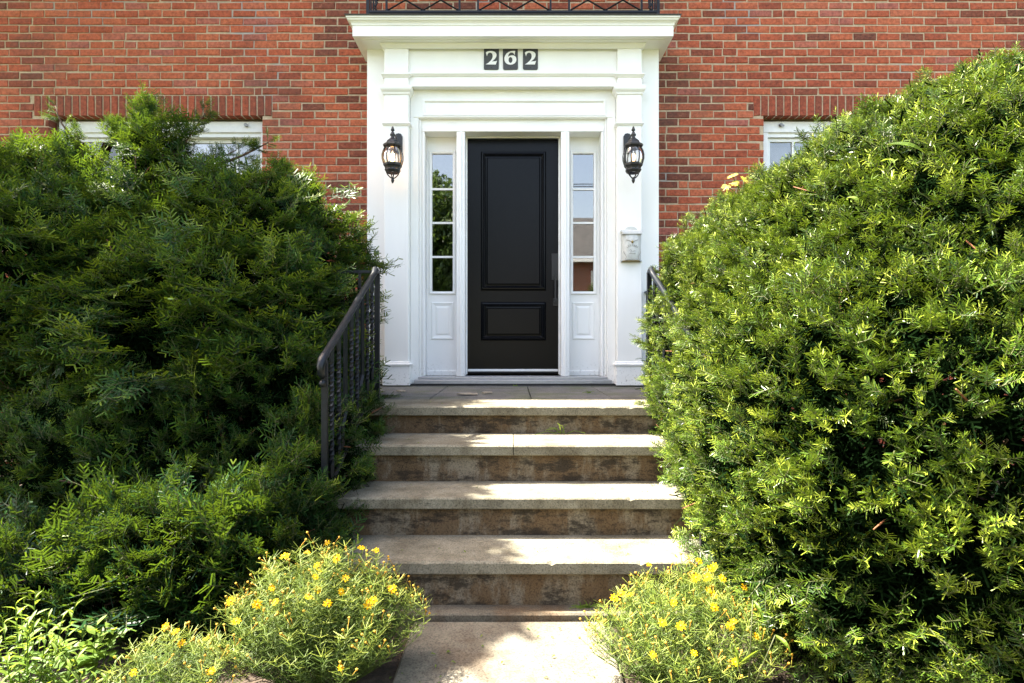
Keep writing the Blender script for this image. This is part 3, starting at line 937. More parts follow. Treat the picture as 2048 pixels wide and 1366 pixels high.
def lantern(s, lit, label):
    cx = s*0.956; cy = 4.81
    zt, zb = PZ(252, cy), PZ(366, cy)
    root = tag(empty('wall_lantern', (cx, cy, zb)), label, 'lantern', 'wall lanterns beside the door')
    H = zt - zb                                        # about 0.453
    k = H/115.0
    Z = lambda py: (366-py)*k
    m = M['lamp_iron']
    seg = 8
    # back plate on the pilaster
    bpz0, bpz1 = PZ(304, DPIL)-zb, PZ(268, DPIL)-zb
    dy = DPIL - cy
    hw = 0.030
    pts = [(hw, bpz0), (hw, bpz1-0.022), (hw*0.7, bpz1-0.006), (0, bpz1), (-hw*0.7, bpz1-0.006), (-hw, bpz1-0.022), (-hw, bpz0), (-hw*0.6, bpz0-0.018), (hw*0.6, bpz0-0.018)]
    MB().prism_y(pts[::-1], dy-0.022, dy-0.0005).build('back_plate', m, root)
    # scroll arm
    arm = MB()
    p = []
    for t in np.linspace(0, 1, 14):
        a = math.pi*t
        p.append((0, (dy-0.02)*(0.5+0.5*math.cos(a)), Z(283)+0.01 + 0.072*math.sin(a)*(1-0.1*t) + 0.01*t))
    arm.tube(p, 0.007, 6)
    arm.tube([(0, dy-0.022, bpz0+0.04), (0, dy*0.6, bpz0+0.02), (0, 0.05, Z(300))], 0.006, 6)
    arm.build('arm', m, root)
    # finial and stem
    MB().lathe([(0.0, Z(251)), (0.007, Z(253)), (0.014, Z(258)), (0.016, Z(260)), (0.008, Z(261.5)), (0.007, Z(263)), (0.013, Z(264)), (0.013, Z(266)), (0.021, Z(267.5)), (0.022, Z(270)), (0.012, Z(273)), (0.018, Z(275)), (0.024, Z(277))], 10).build('finial', m, root)
    # roof cap
    MB().lathe([(0.012, Z(275)), (0.026, Z(277)), (0.044, Z(281)), (0.050, Z(285)), (0.070, Z(288)), (0.078, Z(291)), (0.076, Z(293)), (0.060, Z(296.5)), (0.052, Z(297)), (0.0, Z(296.8))], seg, smooth=False, phase=math.pi/8).build('cap', m, root)
    # cage ribs: bulging
    prof = [(0.062, Z(296)), (0.076, Z(303)), (0.083, Z(311)), (0.082, Z(319)), (0.073, Z(327)), (0.064, Z(331))]
    for i in range(8):
        a = math.pi/8 + i*math.pi/4
        MB().tube([(r*math.cos(a), r*math.sin(a), z) for r, z in prof], 0.0052, 5).build('rib', m, root)
    gl = MB(); gl.lathe([(r-0.004, z) for r, z in prof], 16)
    gl.build('glass', M['lamp_glass'], root)
    MB().lathe([(0.060, Z(333)), (0.068, Z(327)), (0.076, Z(329)), (0.074, Z(332)), (0.064, Z(335)), (0.060, Z(338)), (0.056, Z(338)), (0.058, Z(333))], seg, smooth=False, phase=math.pi/8).build('gallery', m, root)
    MB().lathe([(0.050, Z(340)), (0.063, Z(339)), (0.064, Z(341)), (0.052, Z(346)), (0.046, Z(346)), (0.050, Z(341))], seg, smooth=False, phase=math.pi/8).build('lower_ring', m, root)
    for i in range(4):
        a = math.pi/8 + i*math.pi/2
        ca, sa = math.cos(a), math.sin(a)
        MB().tube([(0.060*ca, 0.060*sa, Z(335)), (0.050*ca, 0.050*sa, Z(345)), (0.040*ca, 0.040*sa, Z(350)), (0.020*ca, 0.020*sa, Z(355)), (0.005*ca, 0.005*sa, Z(357))], 0.005, 5).build('lower_rib', m, root)
    MB().lathe([(0.0, Z(354)), (0.010, Z(355)), (0.012, Z(357)), (0.008, Z(358)), (0.014, Z(359)), (0.013, Z(362)), (0.006, Z(366)), (0.0, Z(367))], 10).build('pendant', m, root)
    bl = MB()
    bl.lathe([(0.0, Z(306)), (0.012, Z(307)), (0.019, Z(311)), (0.020, Z(315)), (0.015, Z(320)), (0.010, Z(324))], 12)
    bl.build('bulb', M['bulb_bright'] if lit else M['bulb_dim'], root)
    MB().lathe([(0.0, Z(323)), (0.013, Z(323.5)), (0.013, Z(334)), (0.0, Z(334.5))], 10).build('socket', M['tin'], root)
lantern(-1, True, 'black cage lantern glowing brightly, on the pilaster without the mailbox')
lantern(1, False, 'black cage lantern with a faint bulb, on the pilaster above the mailbox')

def mailbox():
    d = DPIL
    x0, x1 = PX(1240, d-0.03)+0.004, PX(1280, d-0.03)+0.004
    cx = (x0+x1)/2; hw = (x1-x0)/2
    zb, zt = PZ(524, d-0.03), PZ(460, d-0.03)
    root = tag(empty('mailbox', (cx, d, zb)), 'small cream embossed tin mailbox on the white pilaster', 'mailbox')
    H = zt-zb; D = 0.07
    # back plate with arched top
    pts = [(-hw, 0.0), (hw, 0.0), (hw, H)]
    for t in np.linspace(0, math.pi, 9): pts.append((hw*0.62*math.cos(t), H+0.004+0.028*math.sin(t)))
    pts.append((-hw, H))
    MB().prism_y(pts, -0.012, -0.0005).build('back_plate', M['tin'], root)
    bo = MB()
    # pillow-shaped body: rounded front
    n = 9; vs = []; zz = np.linspace(0.012, H-0.034, 9)
    for z in zz:
        tz = (z-zz[0])/(zz[-1]-zz[0])
        bul = (1-abs(2*tz-1)**6)*0.012
        for i in range(n):
            u = -1 + 2*i/(n-1)
            x = hw*0.93*u
            yy = -(0.016 + (D-0.028)*(1-abs(u)**5) + bul*(1-abs(u)**2))
            vs.append((x, yy, z))
    fs = [(j*n+i, j*n+i+1, (j+1)*n+i+1, (j+1)*n+i) for j in range(8) for i in range(n-1)]
    bo.add(vs, fs, 0, True)
    bo.box(-hw*0.93, hw*0.93, -0.016, -0.0125, 0.012, H-0.034)
    bo.build('body', M['tin'], root)
    bt = MB()
    top = [(vs[i][0], vs[i][1], zz[0]) for i in range(n)]
    bt.add(top + [(hw*0.93, -0.0125, zz[0]-0.010), (-hw*0.93, -0.0125, zz[0]-0.010)], [tuple(range(n+2))])
    bt.build('base', M['brass'], root)
    ld = MB()
    prof = []
    for t in np.linspace(0, math.pi*0.55, 7):
        prof.append((-(0.0125 + (D-0.012)*math.sin(t)), H-0.034+0.036*math.cos(t)))
    vs = [(-hw*0.97, y_, z_) for y_, z_ in prof] + [(hw*0.97, y_, z_) for y_, z_ in prof]
    m_ = len(prof)
    ld.add(vs, [(i, i+1, m_+i+1, m_+i) for i in range(m_-1)], 0, True)
    ld.add([(-hw*0.97, -0.0125, H-0.040)] + vs[:m_], [tuple(range(m_+1))]); ld.add([(hw*0.97, -0.0125, H-0.040)] + vs[m_:], [tuple(reversed(range(m_+1)))])
    ld.build('lid', M['tin'], root)
    for s in (-1, 1):
        MB().lathe([(0.0, -0.013), (0.006, -0.011), (0.009, 0), (0.006, 0.011), (0.0, 0.013)], 8, (s*hw, -0.022, H-0.012)).build('hinge_scroll', M['tin'], root)
        MB().lathe([(0.0, -0.010), (0.005, -0.008), (0.008, 0), (0.005, 0.008), (0.0, 0.010)], 8, (s*hw, -0.018, 0.010)).build('foot_scroll', M['tin'], root)
    fy = -(D-0.012+0.002)-0.010
    # raised flap line, clasp and embossed word
    fl = MB()
    zf = H*0.63
    fl.tube([(-hw*0.60, fy+0.006, zf+0.012), (-hw*0.3, fy, zf+0.004), (0, fy-0.002, zf-0.006), (hw*0.3, fy, zf+0.004), (hw*0.60, fy+0.006, zf+0.012)], 0.0022, 5)
    fl.tube([(-hw*0.30, fy, H*0.245), (hw*0.32, fy, H*0.245)], 0.0018, 5)
    fl.tube([(-hw*0.28, fy, H*0.33), (-hw*0.18, fy, H*0.37), (-hw*0.05, fy, H*0.345), (-hw*0.2, fy, H*0.275)], 0.0016, 5)
    fl.tube([(0.0, fy, H*0.30), (hw*0.14, fy, H*0.325), (hw*0.30, fy, H*0.335)], 0.0016, 5)
    for s in (-1, 1):
        p = [(s*hw*(0.72-0.12*math.sin(t*5)), fy+0.008, H*(0.06+0.26*t)) for t in np.linspace(0, 1, 9)]
        fl.tube(p, 0.0018, 5)
    fl.tube([(hw*u, fy+0.004+0.008*abs(u)**3, H*0.055+0.003*math.sin(u*14)) for u in np.linspace(-0.7, 0.7, 15)], 0.0018, 5)
    fl.build('embossing', M['tin_dark'], root)
    MB().lathe([(0.004, -0.012), (0.009, -0.008), (0.010, 0.0), (0.008, 0.008), (0.003, 0.011)], 8, (0, fy-0.001, zf-0.006)).build('clasp', M['brass'], root)
    word = 'LETTERS'
    for i, ch in enumerate(word):
        a = R(90 + 52 - 104*i/(len(word)-1))
        fc = bpy.data.curves.new('letter', 'FONT'); fc.body = ch; fc.size = 0.021; fc.align_x = 'CENTER'; fc.extrude = 0.0012
        tmp = bpy.data.objects.new('letter_tmp', fc); COL.objects.link(tmp)
        me = bpy.data.meshes.new_from_object(tmp.evaluated_get(bpy.context.evaluated_depsgraph_get()))
        bpy.data.objects.remove(tmp)
        me.materials.clear(); me.materials.append(M['tin_dark'])
        r = hw*0.56
        me.transform(Matrix.Translation((r*math.cos(a), fy-0.001, H*0.36 + r*0.62*math.sin(a))) @ Matrix.Rotation(-(a-R(90)), 4, 'Y') @ Matrix.Rotation(R(90), 4, 'X'))
        link_mesh('letter', me, root)
mailbox()

# ---- balcony railing on the canopy
def balcony():
    d = 5.00
    z0 = 3.786
    root = tag(empty('balcony_railing', (0, d, z0)), 'black iron balcony railing with zigzag bars on the canopy roof', 'railing')
    Hh = 0.78
    xe = PX(1314, d)
    def part(name, mb): mb.build(name, M['iron'], root)
    zb = 0.045
    part('bottom_rail', MB().box(-xe, xe, -0.012, 0.012, zb, zb+0.018))
    part('top_rail', MB().box(-xe-0.01, xe+0.01, -0.018, 0.018, Hh, Hh+0.012))
    for s in (-1, 1):
        part('corner_post', MB().box(s*xe-0.0125, s*xe+0.0125, -0.0125, 0.0125, -0.005, Hh-0.0005))
        part('side_bottom_rail', MB().box(s*xe-0.010, s*xe+0.010, 0.013, 0.39, zb, zb+0.018))
        part('side_top_rail', MB().box(s*xe-0.016, s*xe+0.016, 0.019, 0.39, Hh, Hh+0.012))
        for i in range(3):
            part('side_bar', MB().box(s*xe-0.006, s*xe+0.006, 0.10+0.09*i, 0.112+0.09*i, zb+0.018, Hh))
        # small scroll between end post and first bar
        xc = s*(xe-0.062)
        pts = [(xc+0.020*math.cos(t)*(1-t/16), 0, zb+0.10+0.06*math.sin(t)*(1-t/16)) for t in np.linspace(0, 9, 26)]
        part('scroll', MB().tube(pts, 0.005, 5))
        part('scroll_bar', MB().tube([(xc+0.02, 0, zb+0.018), (xc-0.02, 0, zb+0.05), (xc+0.02, 0, zb+0.09)], 0.005, 5))
    posts = [PX(p, d)+0.005 for p in (770, 916, 953, 1098, 1135, 1280)]
    for x in posts:
        part('bar', MB().box(x-0.008, x+0.008, -0.008, 0.008, zb+0.0185, Hh-0.0005))
    for a, c in zip(posts[::2], posts[1::2]):
        n = 4
        for half in (0, 1):
            zz = MB(); hgt = 0.085
            base = zb+0.024
            xs_ = [a+0.010+(c-a-0.020)*i/n for i in range(n+1)]
            zs_ = [base + (hgt if i % 2 else 0) for i in range(n+1)]
            if half:
                zs_ = [Hh-0.012-(z-base) for z in zs_]
            for i in range(n):
                zz.tube([(xs_[i], 0, zs_[i]), (xs_[i+1], 0, zs_[i+1])], 0.0075, 4, smooth=False)
            part('zigzag', zz)
        for i in (1, 3):
            x = a+0.010+(c-a-0.020)*i/n
            part('bar', MB().box(x-0.006, x+0.006, -0.006, 0.006, zb+0.115, Hh-0.105))
balcony()

# ---- stair railings
def twisted(x, y, z0, z1, name, root, r=0.0095):
    n = max(6, int((z1-z0)/0.022))
    pts = [(x, y, z0+(z1-z0)*i/n) for i in range(n+1)]
    tw = []
    for i in range(n+1):
        t = i/n
        tw.append(0.0 if t < 0.12 else (min(t, 0.88)-0.12)*(z1-z0)*38)
    MB().tube(pts, r*1.2, 4, smooth=False, twist=tw).build(name, M['iron'], root)
def stair_rail(s, label):
    root = tag(empty('stair_railing', (s*0.81, 2.6, 0.2)), label, 'railing', 'wrought iron railings of the front steps')
    root.location = (0, 0, 0)
    xr = s*0.815
    ya, za = 3.60, PZ(541, 3.60)
    yb_, zb_ = 2.60, PZ(712, 2.56)
    rail = MB()
    slope = (za-zb_)/(ya-yb_)
    pts = [(xr, ya+0.02, za-0.004), (xr, ya-0.03, za)]
    for t in np.linspace(0.06, 0.94, 9):
        pts.append((xr, ya+(yb_-ya)*t, za+(zb_-za)*t + 0.004*math.sin(t*6)))
    pts += [(xr, yb_, zb_-0.002), (xr, yb_-0.03, zb_-0.020), (xr, yb_-0.045, zb_-0.045), (xr, yb_-0.040, zb_-0.075), (xr, yb_-0.020, zb_-0.090)]
    rads = [0.016, 0.020] + [0.0165]*9 + [0.018, 0.019, 0.018, 0.015, 0.011]
    rail.tube(pts, rads, 12)
    rail.build('handrail', M['rail_iron'], root)
    MB().lathe([(0.0, -0.016), (0.011, -0.012), (0.016, 0), (0.011, 0.012), (0.0, 0.016)], 10, (xr, yb_-0.022, zb_-0.118)).build('collar', M['rail_iron'], root)
    # newel at the foot, post at the head
    MB().box(xr-0.012, xr+0.012, yb_-0.012+0.01, yb_+0.012+0.01, 0.20, zb_-0.02).build('post', M['iron'], root)
    MB().box(xr-0.013, xr+0.013, ya-0.013+0.03, ya+0.013+0.03, LAND-0.01, za-0.008).build('post', M['iron'], root)
    # lower rail following the stairs
    lo = 0.62
    bl = MB()
    bl.tube([(xr, yb_+0.01, zb_-lo), (xr, ya+0.02, za-lo-0.02)], 0.010, 4, smooth=False)
    bl.build('lower_rail', M['iron'], root)
    n = 9
    for i in range(1, n):
        t = i/n
        yy = yb_ + (ya-yb_)*t
        zt = zb_ + (za-zb_)*t
        if i in (3, 6):
            m_ = MB()
            m_.tube([(xr, yy, zt-0.018), (xr, yy, zt-0.44), (xr+s*0.0, yy-0.05, zt-0.50), (xr, yy-0.05, zt-lo+0.01)], 0.011, 4, smooth=False)
            m_.build('plain_bar', M['iron'], root)
        else:
            twisted(xr, yy, zt-lo+0.01, zt-0.016, 'twisted_baluster', root)
    # landing part: front return and side towards the wall
    xo = s*1.135
    MB().box(min(xr+s*0.012, xo), max(xr+s*0.012, xo), ya+0.016, ya+0.044, za-0.012, za+0.004).build('landing_rail', M['rail_iron'], root)
    MB().box(xo-0.014, xo+0.014, ya+0.045, 5.395, za-0.0122, za+0.0042).build('landing_rail', M['rail_iron'], root)
    MB().box(xo-0.012, xo+0.012, ya+0.018, ya+0.042, LAND, za-0.0125).build('post', M['iron'], root)
    MB().box(min(xr, xo), max(xr, xo), ya+0.022, ya+0.038, LAND+0.08, LAND+0.096).build('landing_lower_rail', M['iron'], root)
    MB().box(xo-0.008, xo+0.008, ya+0.045, 5.39, LAND+0.08, LAND+0.096).build('landing_lower_rail', M['iron'], root)
    for i in (1, 2):
        twisted(xr+(xo-xr)*i/3, ya+0.03, LAND+0.096, za-0.012, 'twisted_baluster', root)
    for i in range(1, 13):
        yy = ya+0.045+(5.39-ya-0.045)*i/13
        if i % 3 == 0:
            MB().box(xo-0.007, xo+0.007, yy-0.007, yy+0.007, LAND+0.097, za-0.013).build('plain_bar', M['iron'], root)
        else:
            twisted(xo, yy, LAND+0.097, za-0.013, 'twisted_baluster', root)
stair_rail(-1, 'black iron stair railing with twisted balusters beside the dark yew')
stair_rail(1, 'black iron stair railing almost hidden behind the large clipped sunlit yew')

# ================================================================== VEGETATION
def unit(v): return v/np.maximum(np.linalg.norm(v, axis=-1, keepdims=True), 1e-9)

class Tmpl:
    def __init__(s): s.v = []; s.t = []; s.tint = []; s.m = []; s.n = 0
    def needle(s, base, d, nrm, L, wd, tint, full=True, mi=0):
        d = unit(np.asarray(d, float)); side = unit(np.cross(d, nrm)); nrm = np.cross(side, d)
        b = np.asarray(base, float)
        if full:
            pts = [b, b+d*L*0.2+side*wd/2, b+d*L*0.2-side*wd/2, b+d*L*0.80+side*wd*0.46-nrm*L*0.04, b+d*L*0.80-side*wd*0.46-nrm*L*0.04, b+d*L-nrm*L*0.09]
            tr = [(0,1,2),(1,3,4),(1,4,2),(3,5,4)]
        else:
            pts = [b-side*wd*0.36, b+side*wd*0.36, b+d*L+side*wd*0.30-nrm*L*0.08, b+d*L*0.96-side*wd*0.34-nrm*L*0.08]
            tr = [(0,1,2),(0,2,3)]
        s.v += pts; s.t += [(a+s.n, q+s.n, c+s.n) for a, q, c in tr]; s.m += [mi]*len(tr); s.tint += [tint]*len(pts); s.n += len(pts)
    def stem(s, pts, r0, r1, mi=1, tint=0.5):
        pts = [np.asarray(p, float) for p in pts]; n = len(pts)
        for i, p in enumerate(pts):
            d = unit(pts[min(i+1, n-1)]-pts[max(i-1, 0)])
            a = np.array([0, 0, 1.0]) if abs(d[2]) < 0.9 else np.array([1.0, 0, 0])
            u = unit(np.cross(d, a)); v = np.cross(d, u); r = r0+(r1-r0)*i/(n-1)
            for k in range(3):
                an = 2*math.pi*k/3
                s.v.append(p + r*(math.cos(an)*u+math.sin(an)*v))
        for i in range(n-1):
            for k in range(3):
                k2 = (k+1) % 3
                a, q, c, e_ = i*3+k, i*3+k2, (i+1)*3+k2, (i+1)*3+k
                s.t += [(a+s.n, q+s.n, c+s.n), (a+s.n, c+s.n, e_+s.n)]; s.m += [mi, mi]
        s.tint += [tint]*(3*n); s.n += 3*n
    def done(s):
        return (np.array(s.v), np.array(s.t, np.int64), np.array(s.tint), np.array(s.m, np.int32))

def shoot(t, p0, d0, up, L, spacing, full, tint0=0.35, tint1=0.8, nl=0.029, wd=0.0038, ranked=0.7):
    """yew shoot: needles two-ranked (more or less) along a slightly curved stem"""
    p = np.array(p0, float); d = unit(np.array(d0, float)); up = np.array(up, float)
    n = max(4, int(L/spacing)); pts = [p.copy()]
    side0 = unit(np.cross(d, up))
    for i in range(n):
        f = (i+0.5)/n
        d = unit(d + rng.normal(0, 0.035, 3) + 0.02*up)
        p = p + d*L/n
        pts.append(p.copy())
        for sgn in (-1, 1):
            ang = rng.normal(0.25, 0.28) if rng.random() < ranked else rng.uniform(0, 6.28)
            sd = unit(np.cross(d, up)); u2 = np.cross(sd, d)
            out = sgn*sd*math.cos(ang)+u2*math.sin(ang)
            fw = 0.35+0.75*f**2
            nd = unit(out + d*fw + rng.normal(0, 0.10, 3))
            ln = nl*(0.70+0.45*math.sin(math.pi*min(1, 0.18+0.72*f)))*rng.uniform(0.8, 1.12)
            if f > 0.92: ln *= 0.75
            t.needle(p, nd, u2+rng.normal(0, 0.25, 3), ln, wd, np.clip(tint0+(tint1-tint0)*f**1.4+rng.normal(0, 0.07), 0, 1), full)
    t.stem([pts[0], pts[n//2], pts[-1]] if full else [pts[0], pts[-1]], 0.0022, 0.0010)
    return pts, d

def tmpl_shoot(L, full, spacing, ranked, t0, t1, kids=0, wd=0.0036, nl=0.029):
    t = Tmpl()
    pts, d = shoot(t, (0,0,0), (0,1,0), (0,0,1), L, spacing, full, t0, t1, nl, wd, ranked)
    for k in range(kids):
        i = int(len(pts)*(0.30+0.22*k)); s = 1 if k % 2 else -1
        shoot(t, pts[i], (s*0.75, 0.8, 0.12), (0,0,1), L*rng.uniform(0.35, 0.55), spacing, full, t0, t1, nl, wd, ranked)
    return t.done()
def tmpl_spray(L, full, spacing, t0, t1, kids=5):
    t = Tmpl()
    pts, d = shoot(t, (0,0,0), (0,1,-0.05), (0,0,1), L, spacing, full, t0, t1, nl=0.036 if not full else 0.028, wd=0.0078 if not full else 0.0034, ranked=0.95)
    for k in range(kids):
        f = 0.16+0.66*k/kids
        i = int(len(pts)*f); s = 1 if k % 2 else -1
        p2, d2 = shoot(t, pts[i], (s*0.85, 0.75, rng.uniform(-0.05, 0.12)), (0,0,1), L*(0.55-0.32*f)*rng.uniform(0.85, 1.2), spacing, full, t0, t1, nl=0.036 if not full else 0.028, wd=0.0078 if not full else 0.0034, ranked=0.95)
        if k < 2:
            shoot(t, p2[len(p2)//2], (s*0.15+0.0, 1.0, 0.05), (0,0,1), L*0.2, spacing, full, t0, t1, nl=0.036 if not full else 0.028, wd=0.0078 if not full else 0.0034, ranked=0.95)
    return t.done()

T_NEAR = [tmpl_shoot(rng.uniform(0.045, 0.085), True, 0.0055, r_, 0.30, 0.72, k_, 0.0030, 0.0235) for r_, k_ in ((0.7, 0), (0.3, 0), (0.85, 0), (0.5, 1), (0.8, 1), (0.1, 0), (0.5, 0), (0.92, 1))]
T_FAR = [tmpl_shoot(rng.uniform(0.045, 0.085), False, 0.0084, r_, 0.28, 0.74, k_, 0.0040, 0.0240) for r_, k_ in ((0.7, 0), (0.4, 0), (0.8, 1), (0.5, 1), (0.7, 1))]
T_SPRAY = [tmpl_spray(rng.uniform(0.17, 0.26), False, 0.0170, 0.20, 0.85, 5) for _ in range(8)]
T_SPRAYN = [tmpl_spray(rng.uniform(0.13, 0.18), True, 0.0066, 0.25, 0.90, 3) for _ in range(3)]

def tmpl_inner_fine():
    t = Tmpl()
    for i in range(22):
        d = unit(np.array([0, 0.5, 0])+rng.normal(0, 0.6, 3))
        t.needle(rng.normal(0, 0.03, 3), d, rng.normal(0, 1, 3), rng.uniform(0.025, 0.04), 0.0055, 0.1, False, 2)
    return t.done()
def tmpl_inner():
    t = Tmpl()
    for i in range(9):
        d = unit(np.array([0, 0.5, 0])+rng.normal(0, 0.6, 3))
        t.needle(rng.normal(0, 0.03, 3), d, rng.normal(0, 1, 3), rng.uniform(0.05, 0.075), 0.022, 0.1, False, 2)
    return t.done()
T_IN = [tmpl_inner() for _ in range(4)]
T_IF = [tmpl_inner_fine() for _ in range(4)]

class Cloud:
    """stamps templates at many transforms and joins them in one mesh"""
    def __init__(s): s.V = []; s.T = []; s.C = []; s.M = []; s.n = 0
    def stamp(s, tmpl, P, Y, Z, scale, dt):
        v, t, c, m = tmpl
        k = len(P)
        if not k: return
        Y = unit(Y); Z = unit(Z - (Z*Y).sum(1, keepdims=True)*Y); X = np.cross(Y, Z)
        Rm = np.stack([X, Y, Z], axis=2)*np.asarray(scale)[:, None, None]
        VV = np.einsum('kij,nj->kni', Rm, v) + P[:, None, :]
        TT = t[None] + (np.arange(k)*len(v))[:, None, None] + s.n
        s.V.append(VV.reshape(-1, 3)); s.T.append(TT.reshape(-1, 3))
        s.C.append(np.clip(c[None]+np.asarray(dt)[:, None], 0, 1).reshape(-1)); s.M.append(np.tile(m, k)); s.n += k*len(v)
    def scatter(s, tmpls, P, Y, Z, scale, dt):
        pick = rng.integers(0, len(tmpls), len(P))
        for i, tm in enumerate(tmpls):
            q = pick == i
            s.stamp(tm, P[q], Y[q], Z[q], scale[q], dt[q])
    def mesh(s, name, mats):
        V = np.concatenate(s.V); T = np.concatenate(s.T); C = np.concatenate(s.C); Mi = np.concatenate(s.M)
        me = bpy.data.meshes.new(name)
        me.vertices.add(len(V)); me.vertices.foreach_set('co', V.astype(np.float32).ravel())
        me.loops.add(len(T)*3); me.loops.foreach_set('vertex_index', T.astype(np.int32).ravel())
        me.polygons.add(len(T)); me.polygons.foreach_set('loop_start', np.arange(0, len(T)*3, 3, dtype=np.int32))
        for m in mats: me.materials.append(m)
        me.polygons.foreach_set('material_index', Mi.astype(np.int32))
        me.update(calc_edges=True)
        a = me.attributes.new('tint', 'FLOAT', 'POINT'); a.data.foreach_set('value', C.astype(np.float32))
        return me

def vnoise(P, f, seed):
    """cheap smooth 3D noise from summed sines"""
    r = np.random.default_rng(seed); out = np.zeros(len(P))
    for i in range(6):
        k = r.normal(0, 1, 3)*f*(1+0.35*i); out += np.sin(P@k + r.uniform(0, 6.28))/(1+0.35*i)
    return out/3.0

CAMP = np.array([0.0, 0.0, EYE])
def shell(blobs, dens, back=0.25, lump=0.05, lf=6.0, depth=0.10, seed=1, zmin=0.02):
    """points on the union of superellipsoids; returns P, N, inset"""
    PP = []; NN = []; DD = []
    for bi, (c, r, p) in enumerate(blobs):
        c = np.array(c); r = np.array(r)
        area = 4*math.pi*((((r[0]*r[1])**1.6+(r[0]*r[2])**1.6+(r[1]*r[2])**1.6)/3)**(1/1.6))*(1.0+0.10*(p-2))
        n = int(area*dens)
        d = unit(rng.normal(0, 1, (n*2, 3)))
        q = d/((np.abs(d)**p).sum(1, keepdims=True)**(1/p))
        # even out area density by rejection on the stretched area
        g = np.sign(q)*np.abs(q)**(p-1)/r
        wgt = np.linalg.norm(g, axis=1)*np.linalg.norm(q, axis=1)**2
        keep = rng.random(n*2) < wgt/wgt.max()*0.999
        q = q[keep]; g = g[keep]
        if len(q) > n:
            q = q[:n]; g = g[:n]
        N = unit(g)
        P = c + q*r
        P = P + N*(vnoise(P, lf, seed)*lump + vnoise(P, lf*3.1, seed+5)*lump*0.45)[:, None]
        ins = np.abs(rng.normal(0, depth, len(P)))
        P = P - N*ins[:, None]
        ok = P[:, 2] > zmin
        for bj, (c2, r2, p2) in enumerate(blobs):
            if bj == bi: continue
            f = ((np.abs((P-np.array(c2))/np.array(r2))**p2).sum(1))**(1/p2)
            ok &= f > 0.86
        view = unit(CAMP - P)
        fac = (N*view).sum(1)
        ok &= (fac > -0.25) | (rng.random(len(P)) < back)
        # thinner where the photograph does not reach
        u = FPX*P[:, 0]/np.maximum(P[:, 1], 0.2); vv = FPX*(P[:, 2]-EYE)/np.maximum(P[:, 1], 0.2)
        ok &= ((np.abs(u) < 1140) & (np.abs(vv) < 800)) | (rng.random(len(P)) < 0.28)
        PP.append(P[ok]); NN.append(N[ok]); DD.append(ins[ok])
    return np.concatenate(PP), np.concatenate(NN), np.concatenate(DD)

def branches(mb, base, tips, r0=0.018, r1=0.004, sag=0.1):
    for tp in tips:
        a = Vector(base) + Vector((random.uniform(-.06, .06), random.uniform(-.06, .06), 0)); c = Vector(tp)
        m = a.lerp(c, 0.5) + Vector((random.uniform(-.1, .1), random.uniform(-.1, .1), sag))
        pts = [a*((1-t)*(1-t)) + m*(2*t*(1-t)) + c*(t*t) for t in map(float, np.linspace(0, 1, 7))]
        mb.tube(pts, [r0+(r1-r0)*t for t in np.linspace(0, 1, 7)], 5)

